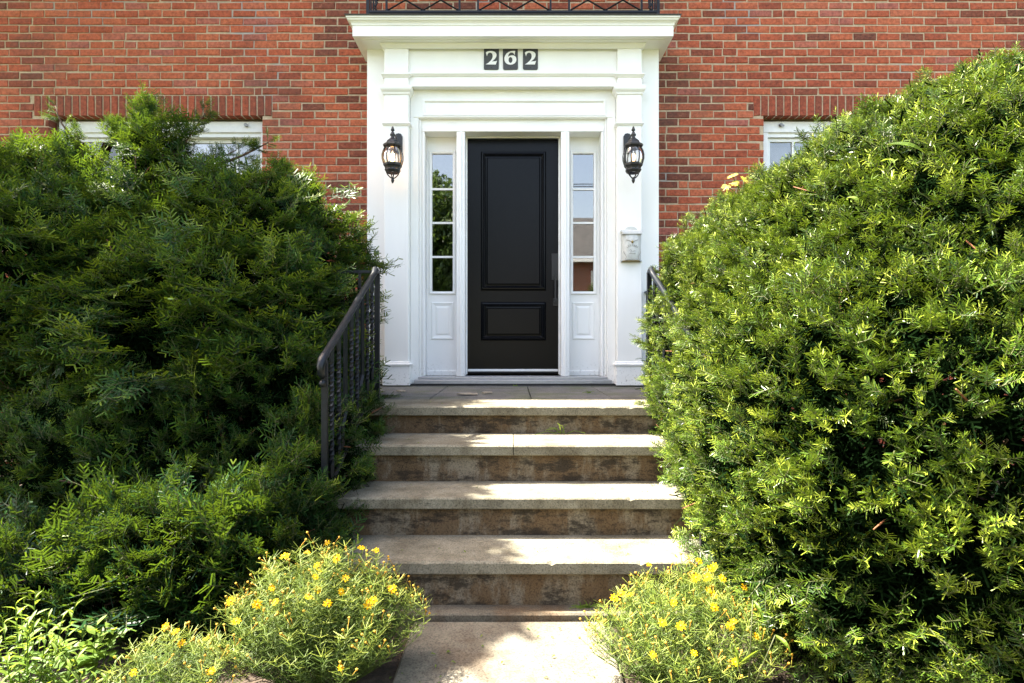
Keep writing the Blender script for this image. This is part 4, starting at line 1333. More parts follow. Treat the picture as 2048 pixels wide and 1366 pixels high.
UP = np.array([0, 0, 1.0])
def yew_bush(name, label, cat, blobs, dens, tmpls, far_tmpls, mat, split=2.4, out=0.6, upw=0.35, rnd=0.35, depth=0.08, lump=0.05, lf=6, seed=1, group=None,
             spray=None, spray_share=0.15, base=(0, 0, 0), tint_sh=0.0, back=0.25, gaps=0.0, scale=(0.85, 1.25), flat_up=0.7, inner=420, zflat=1.0, cluster=1, nz=0.5, twigs=7):
    root = tag(empty(name, base), label, cat, group)
    cl = Cloud()
    P, N, D = shell(blobs, dens, back, lump, lf, depth, seed)
    if gaps:
        g = vnoise(P, 9, seed+9)
        k = (g < gaps) | (rng.random(len(P)) < 0.35)
        P, N, D = P[k], N[k], D[k]
    if cluster > 1:
        # shoots stand in tufts that fan out from a common twig, with dark gaps between tufts
        k = rng.integers(max(2, cluster-3), cluster+3, len(P))
        off = rng.normal(0, 0.03, len(P))
        B = P - N*(0.045-off)[:, None]; cd = unit(N + UP*upw + rng.normal(0, rnd*0.7, N.shape)); ct = rng.normal(0, 0.10, len(P))
        P = np.repeat(B, k, 0); N = np.repeat(cd, k, 0); D = np.repeat(D, k); ct = np.repeat(ct, k)
        lat = rng.normal(0, 1, P.shape)*np.array([1, 1, 0.7])
        lat -= N*(lat*N).sum(1, keepdims=True)
        P = P + lat*0.013 + N*rng.uniform(0, 0.03, (len(P), 1))
        n = len(P)
        Y = N*out + lat*0.42 + UP*upw*0.5
    else:
        n = len(P); ct = 0
        Y = N*out + UP*upw + rng.normal(0, rnd, (n, 3))
    Y[:, 2] *= zflat
    Z = UP*flat_up + N*nz + rng.normal(0, 0.35, (n, 3))
    sc = rng.uniform(*scale, n)
    dt = rng.normal(0, 0.15, n) + ct - D*1.8 + tint_sh + 0.10*vnoise(P, 2.5, seed+3)  # tint falls with depth and shifts per bush, imitating shade and sun
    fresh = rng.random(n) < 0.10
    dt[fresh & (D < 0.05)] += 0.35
    near = np.linalg.norm(P-CAMP, axis=1) < split
    sp = rng.random(n) < spray_share if spray else np.zeros(n, bool)
    for msk, tm in ((near & ~sp, tmpls), (~near & ~sp, far_tmpls)):
        cl.scatter(tm, P[msk], Y[msk], Z[msk], sc[msk], dt[msk])
    if spray:
        cl.scatter(spray, P[sp]-unit(Y[sp])*0.08, Y[sp]+N[sp]*0.3, Z[sp], sc[sp], dt[sp])
    # inner layers of old needles closing the bush, colour darkened for its inner shade
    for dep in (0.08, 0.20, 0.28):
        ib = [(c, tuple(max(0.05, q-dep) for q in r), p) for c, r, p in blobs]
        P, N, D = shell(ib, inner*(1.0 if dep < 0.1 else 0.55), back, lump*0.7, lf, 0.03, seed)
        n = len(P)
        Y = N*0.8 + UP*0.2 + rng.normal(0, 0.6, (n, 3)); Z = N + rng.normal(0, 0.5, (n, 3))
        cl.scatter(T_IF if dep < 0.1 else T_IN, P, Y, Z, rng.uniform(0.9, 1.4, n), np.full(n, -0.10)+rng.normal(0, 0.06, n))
    me = cl.mesh('foliage', [M[mat], M['yew_stem'], M['yew_inner_shade']])
    o = link_mesh('foliage', me, root); o.matrix_parent_inverse = Matrix.Translation(Vector(base)).inverted()
    o['kind'] = 'stuff'
    br = MB()
    tips = []
    for c, r, p in blobs:
        for i in range(16):
            d = unit(rng.normal(0, 1, 3)); d[2] = abs(d[2])*0.8
            tips.append(np.array(c) + d*np.array(r)*0.9)
    branches(br, base, tips)
    # clipped twig stubs showing between the tufts
    tp, tn, _ = shell(blobs, twigs, 0.1, lump, lf, 0.03, seed+2)
    tw = MB()
    for p_, n_ in zip(tp, tn):
        q_ = p_ - n_*rng.uniform(0.08, 0.16) + rng.normal(0, 0.05, 3)
        m_ = (p_+q_)/2 + rng.normal(0, 0.012, 3)
        tw.tube([tuple(q_), tuple(m_), tuple(p_ - n_*rng.uniform(0.0, 0.03))], [0.0036, 0.003, 0.0018], 5)
    if tw.v:
        to = tw.build('twigs', M['twig'], root); to['kind'] = 'stuff'; to.matrix_parent_inverse = Matrix.Translation(Vector(base)).inverted()
    bo = br.build('branches', M['bark'], root); bo.matrix_parent_inverse = Matrix.Translation(Vector(base)).inverted()
    return root, len(me.polygons)

counts = {}
# big clipped yew right of the steps
RB = [((2.42, 2.65, 0.85), (1.66, 1.44, 1.41), 2.25), ((1.82, 3.25, 0.89), (1.05, 0.94, 1.07), 2.9), ((1.575, 2.27, 0.70), (0.90, 0.97, 0.84), 2.5)]
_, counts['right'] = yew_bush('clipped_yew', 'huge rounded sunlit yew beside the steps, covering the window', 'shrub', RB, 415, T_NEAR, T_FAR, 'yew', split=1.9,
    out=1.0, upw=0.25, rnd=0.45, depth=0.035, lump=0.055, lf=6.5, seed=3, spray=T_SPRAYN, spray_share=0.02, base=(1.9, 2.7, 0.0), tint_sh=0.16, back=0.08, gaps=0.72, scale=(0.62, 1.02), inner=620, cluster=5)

# tall loose yew before the left window
LB = [((-3.5, 3.95, 1.58), (1.0, 0.62, 0.80), 2.3), ((-2.35, 3.95, 1.0), (0.80, 0.60, 1.22), 2.2), ((-1.68, 3.92, 1.08), (0.68, 0.60, 1.10), 2.6),
      ((-1.82, 3.40, 1.05), (0.80, 0.50, 0.62), 2.2), ((-3.0, 3.40, 1.50), (0.80, 0.50, 0.46), 2.2), ((-2.32, 3.95, 2.12), (0.25, 0.25, 0.42), 2.0)]
tall, counts['tall'] = yew_bush('tall_yew', 'tall loose yew with upright leaders in front of the window', 'shrub', LB, 270, T_FAR, T_FAR, 'yew_shaded', split=0,
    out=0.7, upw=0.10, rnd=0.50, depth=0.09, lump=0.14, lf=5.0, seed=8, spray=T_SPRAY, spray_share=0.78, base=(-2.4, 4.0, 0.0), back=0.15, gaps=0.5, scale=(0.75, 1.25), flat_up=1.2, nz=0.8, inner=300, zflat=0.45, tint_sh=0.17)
# leaders that rise over the window
cl = Cloud(); br = MB()
def leader(p0, p1, n, ln=1.0, tint=0.1):
    p0, p1 = np.array(p0), np.array(p1)
    d = unit(p1-p0)
    mid = (p0+p1)/2 + rng.normal(0, 0.04, 3)
    ts = np.linspace(0, 1, 8)
    pts = [(1-t)**2*p0+2*t*(1-t)*mid+t*t*p1 for t in ts]
    br.tube([tuple(p) for p in pts], [0.012-0.009*t for t in ts], 5)
    t = np.sqrt(rng.random(n)); 
    P = ((1-t)**2)[:, None]*p0+(2*t*(1-t))[:, None]*mid+(t*t)[:, None]*p1
    a = rng.uniform(0, 6.28, n)
    s1 = unit(np.cross(d, [0.3, 1, 0.1])); s2 = np.cross(d, s1)
    rad = np.cos(a)[:, None]*s1+np.sin(a)[:, None]*s2
    Y = rad*0.9 + d*0.6 + UP*0.15
    cl.scatter(T_SPRAY, P, Y, np.tile(UP, (n, 1))+rng.normal(0, 0.4, (n, 3)), ln*(1.15-0.55*t)*rng.uniform(0.8, 1.15, n), np.full(n, tint)+rng.normal(0, 0.1, n))
    cl.scatter(T_SPRAY, p1[None], d[None], UP[None]+0.01, np.array([0.7*ln]), np.array([0.3]))
LD = 3.95
def at(px, py, d=LD): return (PX(px, d), d, PZ(py, d))
leader(at(300, 470), at(285, 212), 70, 1.0)
leader(at(300, 400), at(408, 226), 26, 0.8)
leader(at(300, 420), at(470, 300), 20, 0.75)
leader(at(430, 330), at(535, 284), 10, 0.7)
leader(at(290, 400), at(225, 262), 36, 0.9)
leader(at(215, 330), at(108, 212), 9, 0.62, 0.25)
leader(at(210, 380), at(150, 262), 12, 0.7)
leader(at(520, 470), at(560, 340), 34, 0.8)
leader(at(590, 480), at(600, 365), 34, 0.75)
leader(at(60, 420), at(40, 285), 14, 0.8)
leader(at(120, 420), at(110, 300), 14, 0.8)
lo = link_mesh('leader_foliage', cl.mesh('leader_foliage', [M['yew_shaded'], M['yew_stem']]), tall); lo['kind'] = 'stuff'
lo.matrix_parent_inverse = Matrix.Translation((-2.4, 4.0, 0)).inverted()
br.tube([at(300, 700), at(292, 560), at(305, 420), at(318, 360)], [0.04, 0.034, 0.026, 0.018], 7)
tr2 = MB(); tr2.tube([(-3.55, 3.5, 0.0), (-3.62, 3.55, 0.5), (-3.50, 3.7, 1.1)], [0.07, 0.06, 0.04], 8)
bo = tr2.build('trunk', M['bark'], tall); bo.matrix_parent_inverse = Matrix.Translation((-2.4, 4.0, 0)).inverted()
bo = br.build('leader_branches', M['bark'], tall); bo['kind'] = 'stuff'; bo.matrix_parent_inverse = Matrix.Translation((-2.4, 4.0, 0)).inverted()

# dense dark yew between the tall one and the steps, and the one in front of it
MBs = [((-1.33, 3.30, 0.62), (0.46, 0.52, 0.66), 2.4), ((-1.88, 3.05, 0.40), (0.80, 0.42, 0.48), 2.3), ((-0.95, 3.22, 0.30), (0.25, 0.62, 0.60), 2.6), ((-0.96, 2.64, 0.32), (0.20, 0.28, 0.38), 2.3)]
_, counts['mid'] = yew_bush('spreading_yew', 'dark spreading yew growing through the iron stair railing', 'shrub', MBs, 165, T_FAR, T_FAR, 'yew_shaded', split=0,
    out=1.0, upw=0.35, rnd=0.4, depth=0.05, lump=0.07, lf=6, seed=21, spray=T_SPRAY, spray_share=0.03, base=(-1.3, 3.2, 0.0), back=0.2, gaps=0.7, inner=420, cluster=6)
FB = [((-1.22, 2.46, 0.18), (0.52, 0.34, 0.36), 2.5), ((-1.76, 2.43, 0.05), (0.45, 0.34, 0.34), 2.2)]
_, counts['front'] = yew_bush('low_clipped_yew', 'low clipped yew with sunlit top behind the larger yellow-flowered clump', 'shrub', FB, 230, T_NEAR, T_FAR, 'yew_shaded', split=2.6,
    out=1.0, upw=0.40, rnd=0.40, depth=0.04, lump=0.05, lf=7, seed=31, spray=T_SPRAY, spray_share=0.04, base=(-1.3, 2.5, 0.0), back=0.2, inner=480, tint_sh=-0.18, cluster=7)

# ---- yellow threadleaf flowers
def flower_mesh(seed):
    r = random.Random(seed); mb = MB()
    for k in range(8):
        a = 2*math.pi*k/8 + r.uniform(-0.12, 0.12); L = r.uniform(0.016, 0.020); dr = r.uniform(-0.002, 0.004)
        c, s_ = math.cos(a), math.sin(a)
        def q(u, v, z): return (c*u - s_*v, s_*u + c*v, z)
        mb.add([q(0.003, -0.001, 0), q(0.003, 0.001, 0), q(L*0.6, 0.0042, 0.002+dr*0.5), q(L, 0.0018, dr), q(L, -0.0018, dr), q(L*0.6, -0.0042, 0.002+dr*0.5)], [(0, 5, 4, 3, 2, 1)], 0)
    mb.lathe([(0.0, 0.0045), (0.003, 0.004), (0.0048, 0.002), (0.004, -0.001)], 7, mi=1)
    return mb.mesh('flower', [M['petal'], M['disc']])
FLM = [flower_mesh(i) for i in range(4)]
def thread_clump(name, label, c, rx, ry, h, stems, nfl, nbud, seed, lean=(0, 0), side=0):
    root = tag(empty(name, (c[0], c[1], 0)), label, 'flowers', 'clumps of yellow threadleaf flowers')
    r = np.random.default_rng(seed)
    t = Tmpl(); tips = []
    buds = MB()
    for i in range(stems):
        a = r.uniform(0, 6.28); q = math.sqrt(r.random())
        ex, ey = rx*q*math.cos(a), ry*q*math.sin(a)
        hh = h*(1-0.55*q*q)*r.uniform(0.72, 1.08)
        p0 = np.array([ex*0.35, ey*0.35, 0.0]); p1 = np.array([ex*1.0+lean[0]*hh, ey*1.0+lean[1]*hh, hh])
        pm = (p0+p1)/2 + np.array([ex*0.15, ey*0.15, hh*0.12])
        def bez(u): return (1-u)**2*p0+2*u*(1-u)*pm+u*u*p1
        pts = [bez(u) for u in np.linspace(0, 1, 5)]
        t.stem(pts, 0.0012, 0.0006, 1)
        nod = int(hh/0.032)
        for k in range(1, nod+1):
            u = 0.16 + 0.82*k/nod
            b = bez(min(u, 1)); ph = r.uniform(0, 6.28)
            tint = np.clip(-0.05 + 1.0*u**1.6*r.uniform(0.6, 1.15), 0, 1)  # lower leaves darkened to imitate the shaded gaps in the clump
            for m in range(6):
                an = ph + m*6.28/6 + r.normal(0, 0.25)
                d = np.array([math.cos(an), math.sin(an), r.uniform(0.25, 1.0)])
                t.needle(b, d, UP+r.normal(0, 0.4, 3), r.uniform(0.022, 0.044), r.uniform(0.0018, 0.0028), tint, False)
        tips.append(p1)
        # a few side twigs with buds
    cl = Tmpl.done(t)
    v, tr, ti, mi = cl
    C = Cloud(); C.V = [v]; C.T = [tr]; C.C = [ti]; C.M = [mi]
    o = link_mesh('foliage', C.mesh('foliage', [M['thread'], M['thread']]), root); o['kind'] = 'stuff'
    tips = np.array(tips); order = r.permutation(len(tips))
    for i in order[:nbud]:
        p = tips[i] + np.array([r.normal(0, 0.012), r.normal(0, 0.012), r.uniform(0.012, 0.035)])
        buds.tube([tuple(tips[i]), tuple(p)], 0.0007, 3)
        buds.lathe([(0.0, 0.004), (0.0032, 0.0025), (0.0042, 0.0), (0.0030, -0.003), (0.0, -0.004)], 6, tuple(p))
    bo = buds.build('flower_buds', M['disc'], root); bo['kind'] = 'stuff'
    # open flowers: spread over the lit outer surface
    sc = tips[:, 2]*1.0 - tips[:, 1]*0.35 + r.normal(0, 0.08, len(tips))
    for i in np.argsort(-sc)[:nfl*2][r.permutation(nfl*2)][:nfl]:
        p = tips[i]
        fo = link_mesh('flower', FLM[int(r.integers(0, 4))], root)
        nrm = Vector((r.normal(0, 0.35) + p[0]*0.6, -0.55 + r.normal(0, 0.35), 0.75)).normalized()
        fo.rotation_mode = 'QUATERNION'
        fo.rotation_quaternion = nrm.to_track_quat('Z', 'Y') @ Quaternion((0, 0, 1), r.uniform(0, 6))
        sz_ = r.uniform(0.52, 0.86)
        fo.scale = (sz_,)*3
        fo.location = (p[0], p[1]-0.01, p[2]+r.uniform(0.008, 0.03))
    return root
thread_clump('coreopsis_clump', 'largest feathery clump of yellow flowers, left of the concrete path', (-0.64, 2.02), 0.36, 0.28, 0.43, 400, 24, 200, 41)
thread_clump('coreopsis_clump', 'small feathery clump with few yellow flowers, nearest the picture\'s bottom left', (-1.02, 1.80), 0.20, 0.18, 0.25, 130, 6, 40, 43)
thread_clump('coreopsis_clump', 'feathery yellow-flowered clump right of the path, under the huge yew', (0.56, 1.98), 0.33, 0.28, 0.36, 350, 26, 170, 45)

# ---- leafy perennials at the lower left
def leaf_tmpl(L=0.06, wd=0.016):
    def add(t, b, d, nrm, sc, tint):
        d = unit(np.asarray(d, float)); side = unit(np.cross(d, nrm)); n2 = np.cross(side, d)
        b = np.asarray(b, float); l = L*sc; w_ = wd*sc
        pts = [b, b+d*l*0.35+side*w_/2+n2*0.003, b+d*l*0.35-side*w_/2+n2*0.003, b+d*l*0.35, b+d*l*0.72+side*w_*0.36-n2*l*0.05, b+d*l*0.72-side*w_*0.36-n2*l*0.05, b+d*l*0.72-n2*l*0.07, b+d*l-n2*l*0.18]
        tr = [(0,1,3),(0,3,2),(1,4,6),(1,6,3),(3,6,5),(3,5,2),(4,7,6),(6,7,5)]
        t.v += pts; t.t += [(a+t.n, q+t.n, c+t.n) for a, q, c in tr]; t.m += [0]*8; t.tint += [tint]*8; t.n += 8
    return add
def leafy_plant(name, label, c, h, stems, spread, seed, L=0.06, wd=0.016, mat='leafy'):
    root = tag(empty(name, (c[0], c[1], 0)), label, 'plant', 'leafy plants in the front bed')
    r = np.random.default_rng(seed); t = Tmpl(); add = leaf_tmpl(L, wd)
    for i in range(stems):
        a = r.uniform(0, 6.28); q = math.sqrt(r.random())*spread
        p0 = np.array([q*0.5*math.cos(a), q*0.5*math.sin(a), 0]); hh = h*r.uniform(0.6, 1.05)
        p1 = np.array([q*1.2*math.cos(a), q*1.2*math.sin(a), hh]); pts = [p0, (p0+p1)/2+np.array([0, 0, 0.02]), p1]
        t.stem(pts, 0.0026, 0.0013, 0, 0.4)
        n = int(hh/0.016)
        for k in range(n):
            u = (k+1)/n
            if u < 0.22: continue
            b = p0+(p1-p0)*u; an = k*2.4 + r.normal(0, 0.2)
            el = 0.15+0.9*u**2
            add(t, b, (math.cos(an), math.sin(an), el+r.normal(0, 0.12)), UP+r.normal(0, 0.15, 3), (0.6+0.55*math.sin(math.pi*min(1, 0.2+0.7*u)))*r.uniform(0.8, 1.1), np.clip(0.2+0.75*u**1.5+r.normal(0, 0.08), 0, 1))
    C = Cloud(); v, tr, ti, mi = t.done(); C.V = [v]; C.T = [tr]; C.C = [ti]; C.M = [mi]
    o = link_mesh('foliage', C.mesh('foliage', [M[mat]]), root); o['kind'] = 'stuff'
    return root
leafy_plant('leafy_perennial', 'bright green leafy plant at the picture\'s left edge below the yews', (-1.42, 1.76), 0.34, 26, 0.15, 51, 0.046, 0.011)
leafy_plant('leafy_perennial', 'low bright green leafy plant in the bottom left corner', (-1.26, 1.56), 0.22, 36, 0.18, 53, 0.042, 0.010)
leafy_plant('leafy_perennial', 'small leafy plant between the corner plant and the small flower clump', (-1.12, 1.66), 0.17, 24, 0.14, 55, 0.038, 0.009)
leafy_plant('leafy_perennial', 'pale leafy plant at the bottom edge just left of the small flower clump', (-1.00, 1.52), 0.15, 28, 0.17, 58, 0.038, 0.009)
leafy_plant('leafy_perennial', 'shaded leafy plant with broad leaves at the foot of the low yew', (-1.42, 2.02), 0.20, 10, 0.14, 57, 0.06, 0.026)

# ---- maple seedlings and stray leaves in the shrubs
def maple_leaf(size, seed):
    r = random.Random(seed)
    out = []
    for ang, rad in [(-90, 0.10), (-62, 0.42), (-48, 0.30), (-18, 0.72), (-8, 0.55), (8, 0.80), (22, 0.48), (40, 0.86), (52, 0.66), (62, 0.72), (74, 0.50), (84, 0.86), (90, 1.0)]:
        out.append((ang, rad*r.uniform(0.94, 1.06)))
    pts = [(size*rd*math.cos(R(a)), size*rd*math.sin(R(a))) for a, rd in out]
    pts += [(-x, y) for x, y in reversed(pts[1:-1])]
    vs = [(0, 0, 0)] + [(x, y, 0.10*abs(x) - 0.16*(x*x+y*y)/size) for x, y in pts]
    fs = [(0, i+1, (i+1) % len(pts)+1) for i in range(len(pts))]
    return vs, fs
def maple(name, label, spots, mat, size, root_at):
    root = tag(empty(name, root_at), label, 'seedling')
    base = Vector(root_at)
    stm = MB()
    for i, (p, nrm, rot) in enumerate(spots):
        vs, fs = maple_leaf(size*random.uniform(0.8, 1.15), i+len(name))
        mb = MB(); mb.add(vs, fs)
        me = mb.mesh('leaf', M[mat])
        a = me.attributes.new('tint', 'FLOAT', 'POINT'); a.data.foreach_set('value', [random.random()]*len(vs))
        o = link_mesh('leaf', me, root, Vector(p)-base)
        o.rotation_mode = 'QUATERNION'
        o.rotation_quaternion = Vector(nrm).normalized().to_track_quat('Z', 'Y') @ Quaternion((0, 0, 1), rot)
        stm.tube([(0, 0, 0), tuple((Vector(p)-base)*0.5+Vector((0.01, 0, 0.03))), tuple(Vector(p)-base)], 0.0022, 4)
    stm.build('stem', M['yew_stem'], root)
d = 3.02
maple('maple_seedling', 'dark lobed maple seedling in the shade of the tall yew', [(at(150, 690, d), (0.1, -0.8, 0.6), 3.0), (at(205, 735, d), (-0.1, -0.9, 0.5), 2.7), (at(180, 650, d), (0.3, -0.7, 0.6), 0.4), (at(330, 755, d-0.05), (0.2, -0.9, 0.45), 3.4), (at(120, 735, d), (-0.3, -0.8, 0.5), 2.2)], 'maple_dark', 0.085, at(190, 900, d))
d = 3.0
maple('maple_seedling', 'pale golden maple leaves poking out of the huge yew beside the brick wall', [(at(1462, 352, d), (-0.5, -0.5, 0.8), 0.5), (at(1450, 372, d-0.03), (-0.3, -0.8, 0.6), 2.6), (at(1484, 358, d), (0.2, -0.7, 0.7), 4.6), (at(1470, 366, d-0.02), (-0.2, -0.6, 0.7), 1.4)], 'maple_gold', 0.036, at(1475, 420, d+0.05))
d = 4.2
maple('vine_sprig', 'small dark vine leaves at the corner of the white surround', [(at(733, 512, d), (0.3, -0.9, 0.4), 4.6), (at(748, 506, d), (0.1, -0.8, 0.6), 4.8), (at(716, 520, d), (0, -0.8, 0.6), 2.0)], 'maple_dark', 0.045, at(690, 540, d))

# ---- lance-leaved weeds growing through the clipped yew
def lance(label, spots, base_at):
    root = tag(empty('lance_leaf_weed', base_at), label, 'weed', 'weeds growing through the huge yew')
    stm = MB()
    for (a, b_, wd) in spots:
        a, b_ = Vector(a)-Vector(base_at), Vector(b_)-Vector(base_at)
        dd = b_-a; sd = dd.cross(Vector((0.2, -1, 0.3))).normalized()
        n = 7; vs = []; fs = []
        for i in range(n):
            t = i/(n-1); ww = wd*math.sin(math.pi*min(0.97, 0.08+0.9*t))
            p = a+dd*t+Vector((0, -0.012*math.sin(math.pi*t), 0.01*math.sin(math.pi*t)))
            vs += [p-sd*ww/2, p+Vector((0, 0.003, -0.002)), p+sd*ww/2]
        for i in range(n-1):
            fs += [(i*3, i*3+1, i*3+4, i*3+3), (i*3+1, i*3+2, i*3+5, i*3+4)]
        mb = MB(); mb.add(vs, fs)
        me = mb.mesh('leaf', M['leafy']); at_ = me.attributes.new('tint', 'FLOAT', 'POINT'); at_.data.foreach_set('value', [random.uniform(0.6, 0.95)]*len(vs))
        link_mesh('leaf', me, root)
        stm.tube([(0, 0, 0), tuple(a*0.6), tuple(a)], 0.0018, 4)
    stm.build('stem', M['yew_stem'], root)
def bl_(px, py, d): return Vector(at(px, py, d))
lance('pale lance-shaped weed leaves near the middle of the huge yew\'s top slope', [(bl_(1770, 288, 1.95), bl_(1845, 305, 1.90), 0.016), (bl_(1757, 322, 1.95), bl_(1785, 330, 1.90), 0.016), (bl_(1690, 395, 2.0), bl_(1712, 412, 1.97), 0.022)], bl_(1790, 380, 2.15))
lance('upright weed leaves near the top of the huge yew', [(bl_(1885, 200, 2.1), bl_(1890, 262, 2.05), 0.016), (bl_(1890, 262, 2.06), bl_(1905, 240, 2.0), 0.012), (bl_(1935, 225, 2.1), bl_(1915, 250, 2.05), 0.012)], bl_(1910, 300, 2.25))
lance('long thin weed leaves at the shaded foot of the huge yew', [(bl_(1500, 1200, 1.75), bl_(1518, 1240, 1.72), 0.012), (bl_(1545, 1270, 1.7), bl_(1575, 1305, 1.66), 0.012), (bl_(1470, 1330, 1.7), bl_(1512, 1300, 1.66), 0.010), (bl_(1462, 1290, 1.7), bl_(1470, 1340, 1.7), 0.011)], bl_(1490, 1400, 1.75))

# ---- grass tufts in the step joints, debris on the landing
def tuft(label, base_at, n, h, seed, fan=1.0):
    root = tag(empty('grass_tuft', base_at), label, 'weed', 'grass growing in the joints of the steps')
    r = np.random.default_rng(seed); t = Tmpl()
    for i in range(n):
        a = r.uniform(-1.3, 1.3)*fan
        p = np.array([r.normal(0, 0.015), 0, 0.0]); d = np.array([math.sin(a), -0.25+r.normal(0, 0.15), math.cos(a)])
        L = h*r.uniform(0.6, 1.1)
        q1 = p+d*L*0.5; q2 = q1 + (d+np.array([math.sin(a)*0.6, -0.2, -0.7]))*L*0.4
        t.needle(p, q1-p, (0, -1, 0.2), np.linalg.norm(q1-p)*1.06, 0.004, 0.6, True); t.needle(q1, q2-q1, (0, -1, 0.4), np.linalg.norm(q2-q1), 0.0036, 0.75, False)
    C = Cloud(); v, tr, ti, mi = t.done(); C.V = [v]; C.T = [tr]; C.C = [ti]; C.M = [mi]
    o = link_mesh('blades', C.mesh('blades', [M['leafy']]), root); o['kind'] = 'stuff'
tuft('thin grass blades rooted at the back of the second tread', (PX(1125, 3.46), 3.46, levels[1][0]), 9, 0.11, 61)
tuft('dark low weed in the joint at the foot of the lowest riser', (PX(1170, 2.47), 2.47, 0.034), 22, 0.05, 63)
tuft('small green weed on the landing in front of the sill', (PX(1178, 4.4), 4.4, LAND), 8, 0.035, 65, 1.4)
tuft('tiny weed at the sill below the black door', (PX(1030, 5.08), 5.08, LAND), 6, 0.03, 66, 1.4)
def flake(px, py, d, w_, dp, label, ang):
    root = MB()
    n = 7; pts = []
    for k in range(n):
        a = 2*math.pi*k/n; rr = random.uniform(0.75, 1.1)
        pts.append((w_*rr*math.cos(a), dp*rr*math.sin(a)))
    vs = [(x, y_, 0.001) for x, y_ in pts] + [(x, y_, 0.009) for x, y_ in pts]
    fs = [tuple(reversed(range(n))), tuple(range(n, 2*n))] + [(i, (i+1) % n, (i+1) % n+n, i+n) for i in range(n)]
    root.add(vs, fs)
    o = root.build('stone_flake', M['chip'], None, (PX(px, d), d, LAND))
    o.rotation_euler = (0.02, 0.03, ang)
    tag(o, label, 'stone flake', 'flakes broken off the landing')
flake(935, 790, 4.25, 0.085, 0.045, 'larger pale stone flake lying on the landing', 0.1)
flake(972, 789, 4.35, 0.045, 0.035, 'smaller dark-edged stone flake at the larger flake\'s end on the landing', 0.6)
flake(800, 786, 4.5, 0.035, 0.03, 'pale stone flake on the landing near the pilaster base', 0.3)

# ---- small leaf litter on the path
r = np.random.default_rng(71); t = Tmpl(); add = leaf_tmpl(0.022, 0.008)
for i in range(70):
    x, y_ = r.uniform(-0.45, 0.36), r.uniform(1.5, 2.38)
    a = r.uniform(0, 6.28)
    add(t, (x, y_, 0.0135+r.uniform(0, 0.004)), (math.cos(a), math.sin(a), 0.05), UP+r.normal(0, 0.2, 3), r.uniform(0.4, 1.0), r.uniform(0.2, 0.9))
for lv, (zz, yn) in enumerate(levels):
    for i in range(7):
        x = r.uniform(-0.6, 0.7); y_ = yn + r.uniform(0.05, 0.28); a = r.uniform(0, 6.28)
        add(t, (x, y_, zz+0.003), (math.cos(a), math.sin(a), 0.05), UP+r.normal(0, 0.2, 3), r.uniform(0.3, 0.8), r.uniform(0.1, 0.7))
C = Cloud(); v, tr, ti, mi = t.done(); C.V = [v]; C.T = [tr]; C.C = [ti]; C.M = [mi]
o = link_mesh('leaf_litter', C.mesh('leaf_litter', [M['leafy']]))
tag(o, 'scattered tiny green leaves fallen on path and treads', 'leaf litter', kind='stuff')

# ================================================================== ACROSS THE STREET (seen in the sidelight glass)
nh = tag(empty('neighbour_house', (6.5, -20, 0)), 'brick house across the street mirrored in the sidelight glass', 'house')
q = MB(); q.box(-5.5, 5.5, -8, 0, -0.05, 5.3); q.build('wall', M['brick_tex'], nh)
q = MB()
q.add([(-6, 0.5, 5.35), (6, 0.5, 5.35), (6, -8.5, 5.35), (-6, -8.5, 5.35), (-3.0, -4, 8.2), (3.0, -4, 8.2)], [(0, 4, 5, 1), (2, 5, 4, 3), (1, 5, 2), (3, 4, 0)])
q.build('roof', M['shingle'], nh)
q = MB(); q.box(-6.0, 6.0, 0.38, 0.5, 5.10, 5.345); q.build('eave_board', M['vinyl'], nh)
for x in (-4.1, -1.9, 0.5, 3.2):
    for z in (1.0, 3.3):
        wn = MB(); wn.box(x-0.6, x+0.6, 0.001, 0.06, z, z+1.4); wo = wn.build('window', M['vinyl'], nh)
        g_ = MB(); g_.box(x-0.5, x+0.5, 0.0605, 0.066, z+0.1, z+1.3); g_.build('pane', M['dark_gap'], wo)
def leaf_quad():
    t = Tmpl(); 
    for k in range(7):
        t.needle(rng.normal(0, 0.06, 3), rng.normal(0, 1, 3), rng.normal(0, 1, 3), 0.13, 0.075, rng.random(), False)
    return t.done()
TL = [leaf_quad() for _ in range(4)]
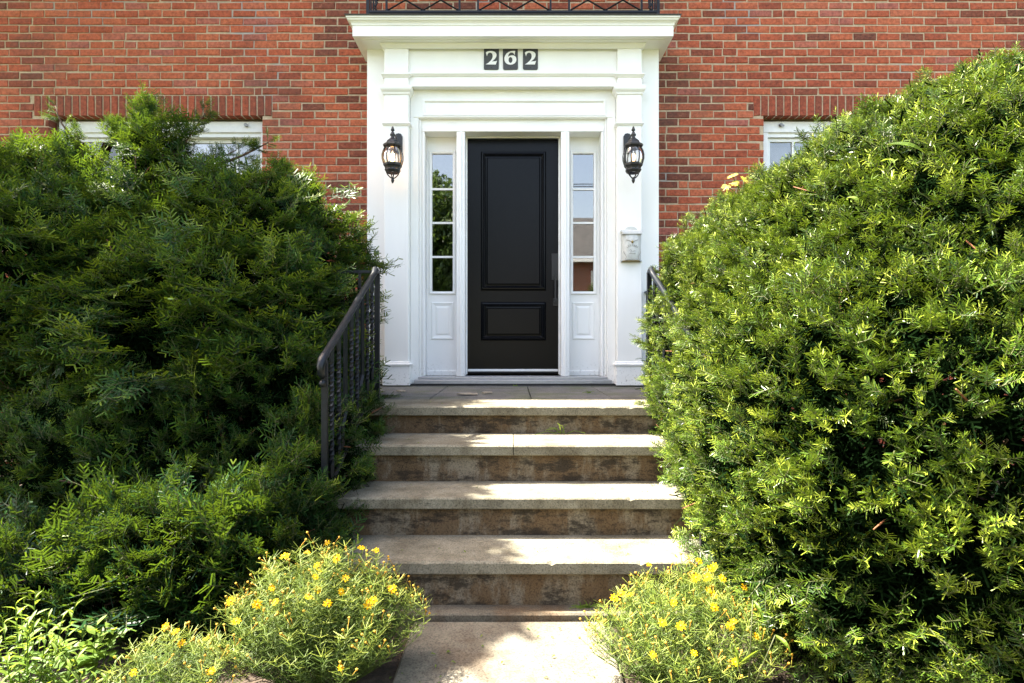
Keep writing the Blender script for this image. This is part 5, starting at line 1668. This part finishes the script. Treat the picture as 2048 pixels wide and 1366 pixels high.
def tree(label, x, y_, h, blobs, dens, tr=0.16, lean=(0, 0)):
    root = tag(empty('street_tree', (x, y_, 0)), label, 'tree', 'trees along the street')
    cl = Cloud()
    for c, r_, n in blobs:
        d = unit(rng.normal(0, 1, (n, 3)))*(rng.random((n, 1))**0.4)
        P = np.array(c)+d*np.array(r_)
        k = vnoise(P, 1.6, int(n)) < 0.45
        P = P[k]; d = d[k]
        cl.scatter(TL, P, d+rng.normal(0, 0.5, P.shape), UP+rng.normal(0, 0.5, P.shape), rng.uniform(0.8, 1.5, len(P)), rng.normal(0, 0.2, len(P)))
    o = link_mesh('crown', cl.mesh('crown', [M['treeleaf'], M['bark']]), root); o.matrix_parent_inverse = Matrix.Translation((x, y_, 0)).inverted()
    tb = MB()
    top = Vector(blobs[0][0])
    tb.tube([(x, y_, -0.05), (x+lean[0]*0.3, y_, h*0.25), (top.x, top.y, top.z)], [tr, tr*0.8, tr*0.3], 9)
    for c, r_, n in blobs:
        for i in range(5):
            d = unit(rng.normal(0, 1, 3)); e_ = np.array(c)+d*np.array(r_)*0.8
            tb.tube([(x+lean[0]*0.3, y_, h*0.3), tuple((np.array([x, y_, h*0.45])+e_)/2), tuple(e_)], [tr*0.35, tr*0.22, 0.01], 5)
    to = tb.build('trunk', M['bark'], root); to.matrix_parent_inverse = Matrix.Translation((x, y_, 0)).inverted()
tree('leafy tree across the lawn mirrored in the sidelight beside the bright lantern', -3.0, -9.5, 7.0, [((-3.0, -9.5, 4.6), (1.9, 1.6, 2.2), 2600), ((-3.8, -9.8, 3.0), (1.8, 1.5, 1.8), 1600)], 1)
tree('tall tree behind the street whose crown darkens the horizon', -11, -18, 10, [((-11, -18, 6.5), (3.6, 3.2, 3.6), 3200)], 1, 0.25)
tree('garden tree beyond the left edge whose branches shade the steps', -6.6, 2.6, 6.0, [((-5.2, 3.66, 5.2), (1.2, 0.40, 0.5), 480), ((-3.46, 3.65, 4.95), (0.28, 0.85, 0.30), 260), ((-7.4, 1.8, 6.2), (1.8, 1.6, 1.6), 1500)], 1, 0.15)
for i, (zz, dy) in enumerate(((7.55, 0), (7.72, 0.3))):
    wv = MB()
    wv.tube([(x, -12.5-dy, zz-0.5*(1-(x/30)**2)) for x in np.linspace(-30, 30, 25)], 0.018, 5)
    tag(wv.build('power_line', M['dark_gap']), ('lower' if i == 0 else 'upper')+' of the two black overhead wires mirrored in the sidelight glass', 'wire', 'overhead wires along the street')

print('FOLIAGE', counts, 'TOTAL POLYS', sum(len(m.polygons) for m in bpy.data.meshes))
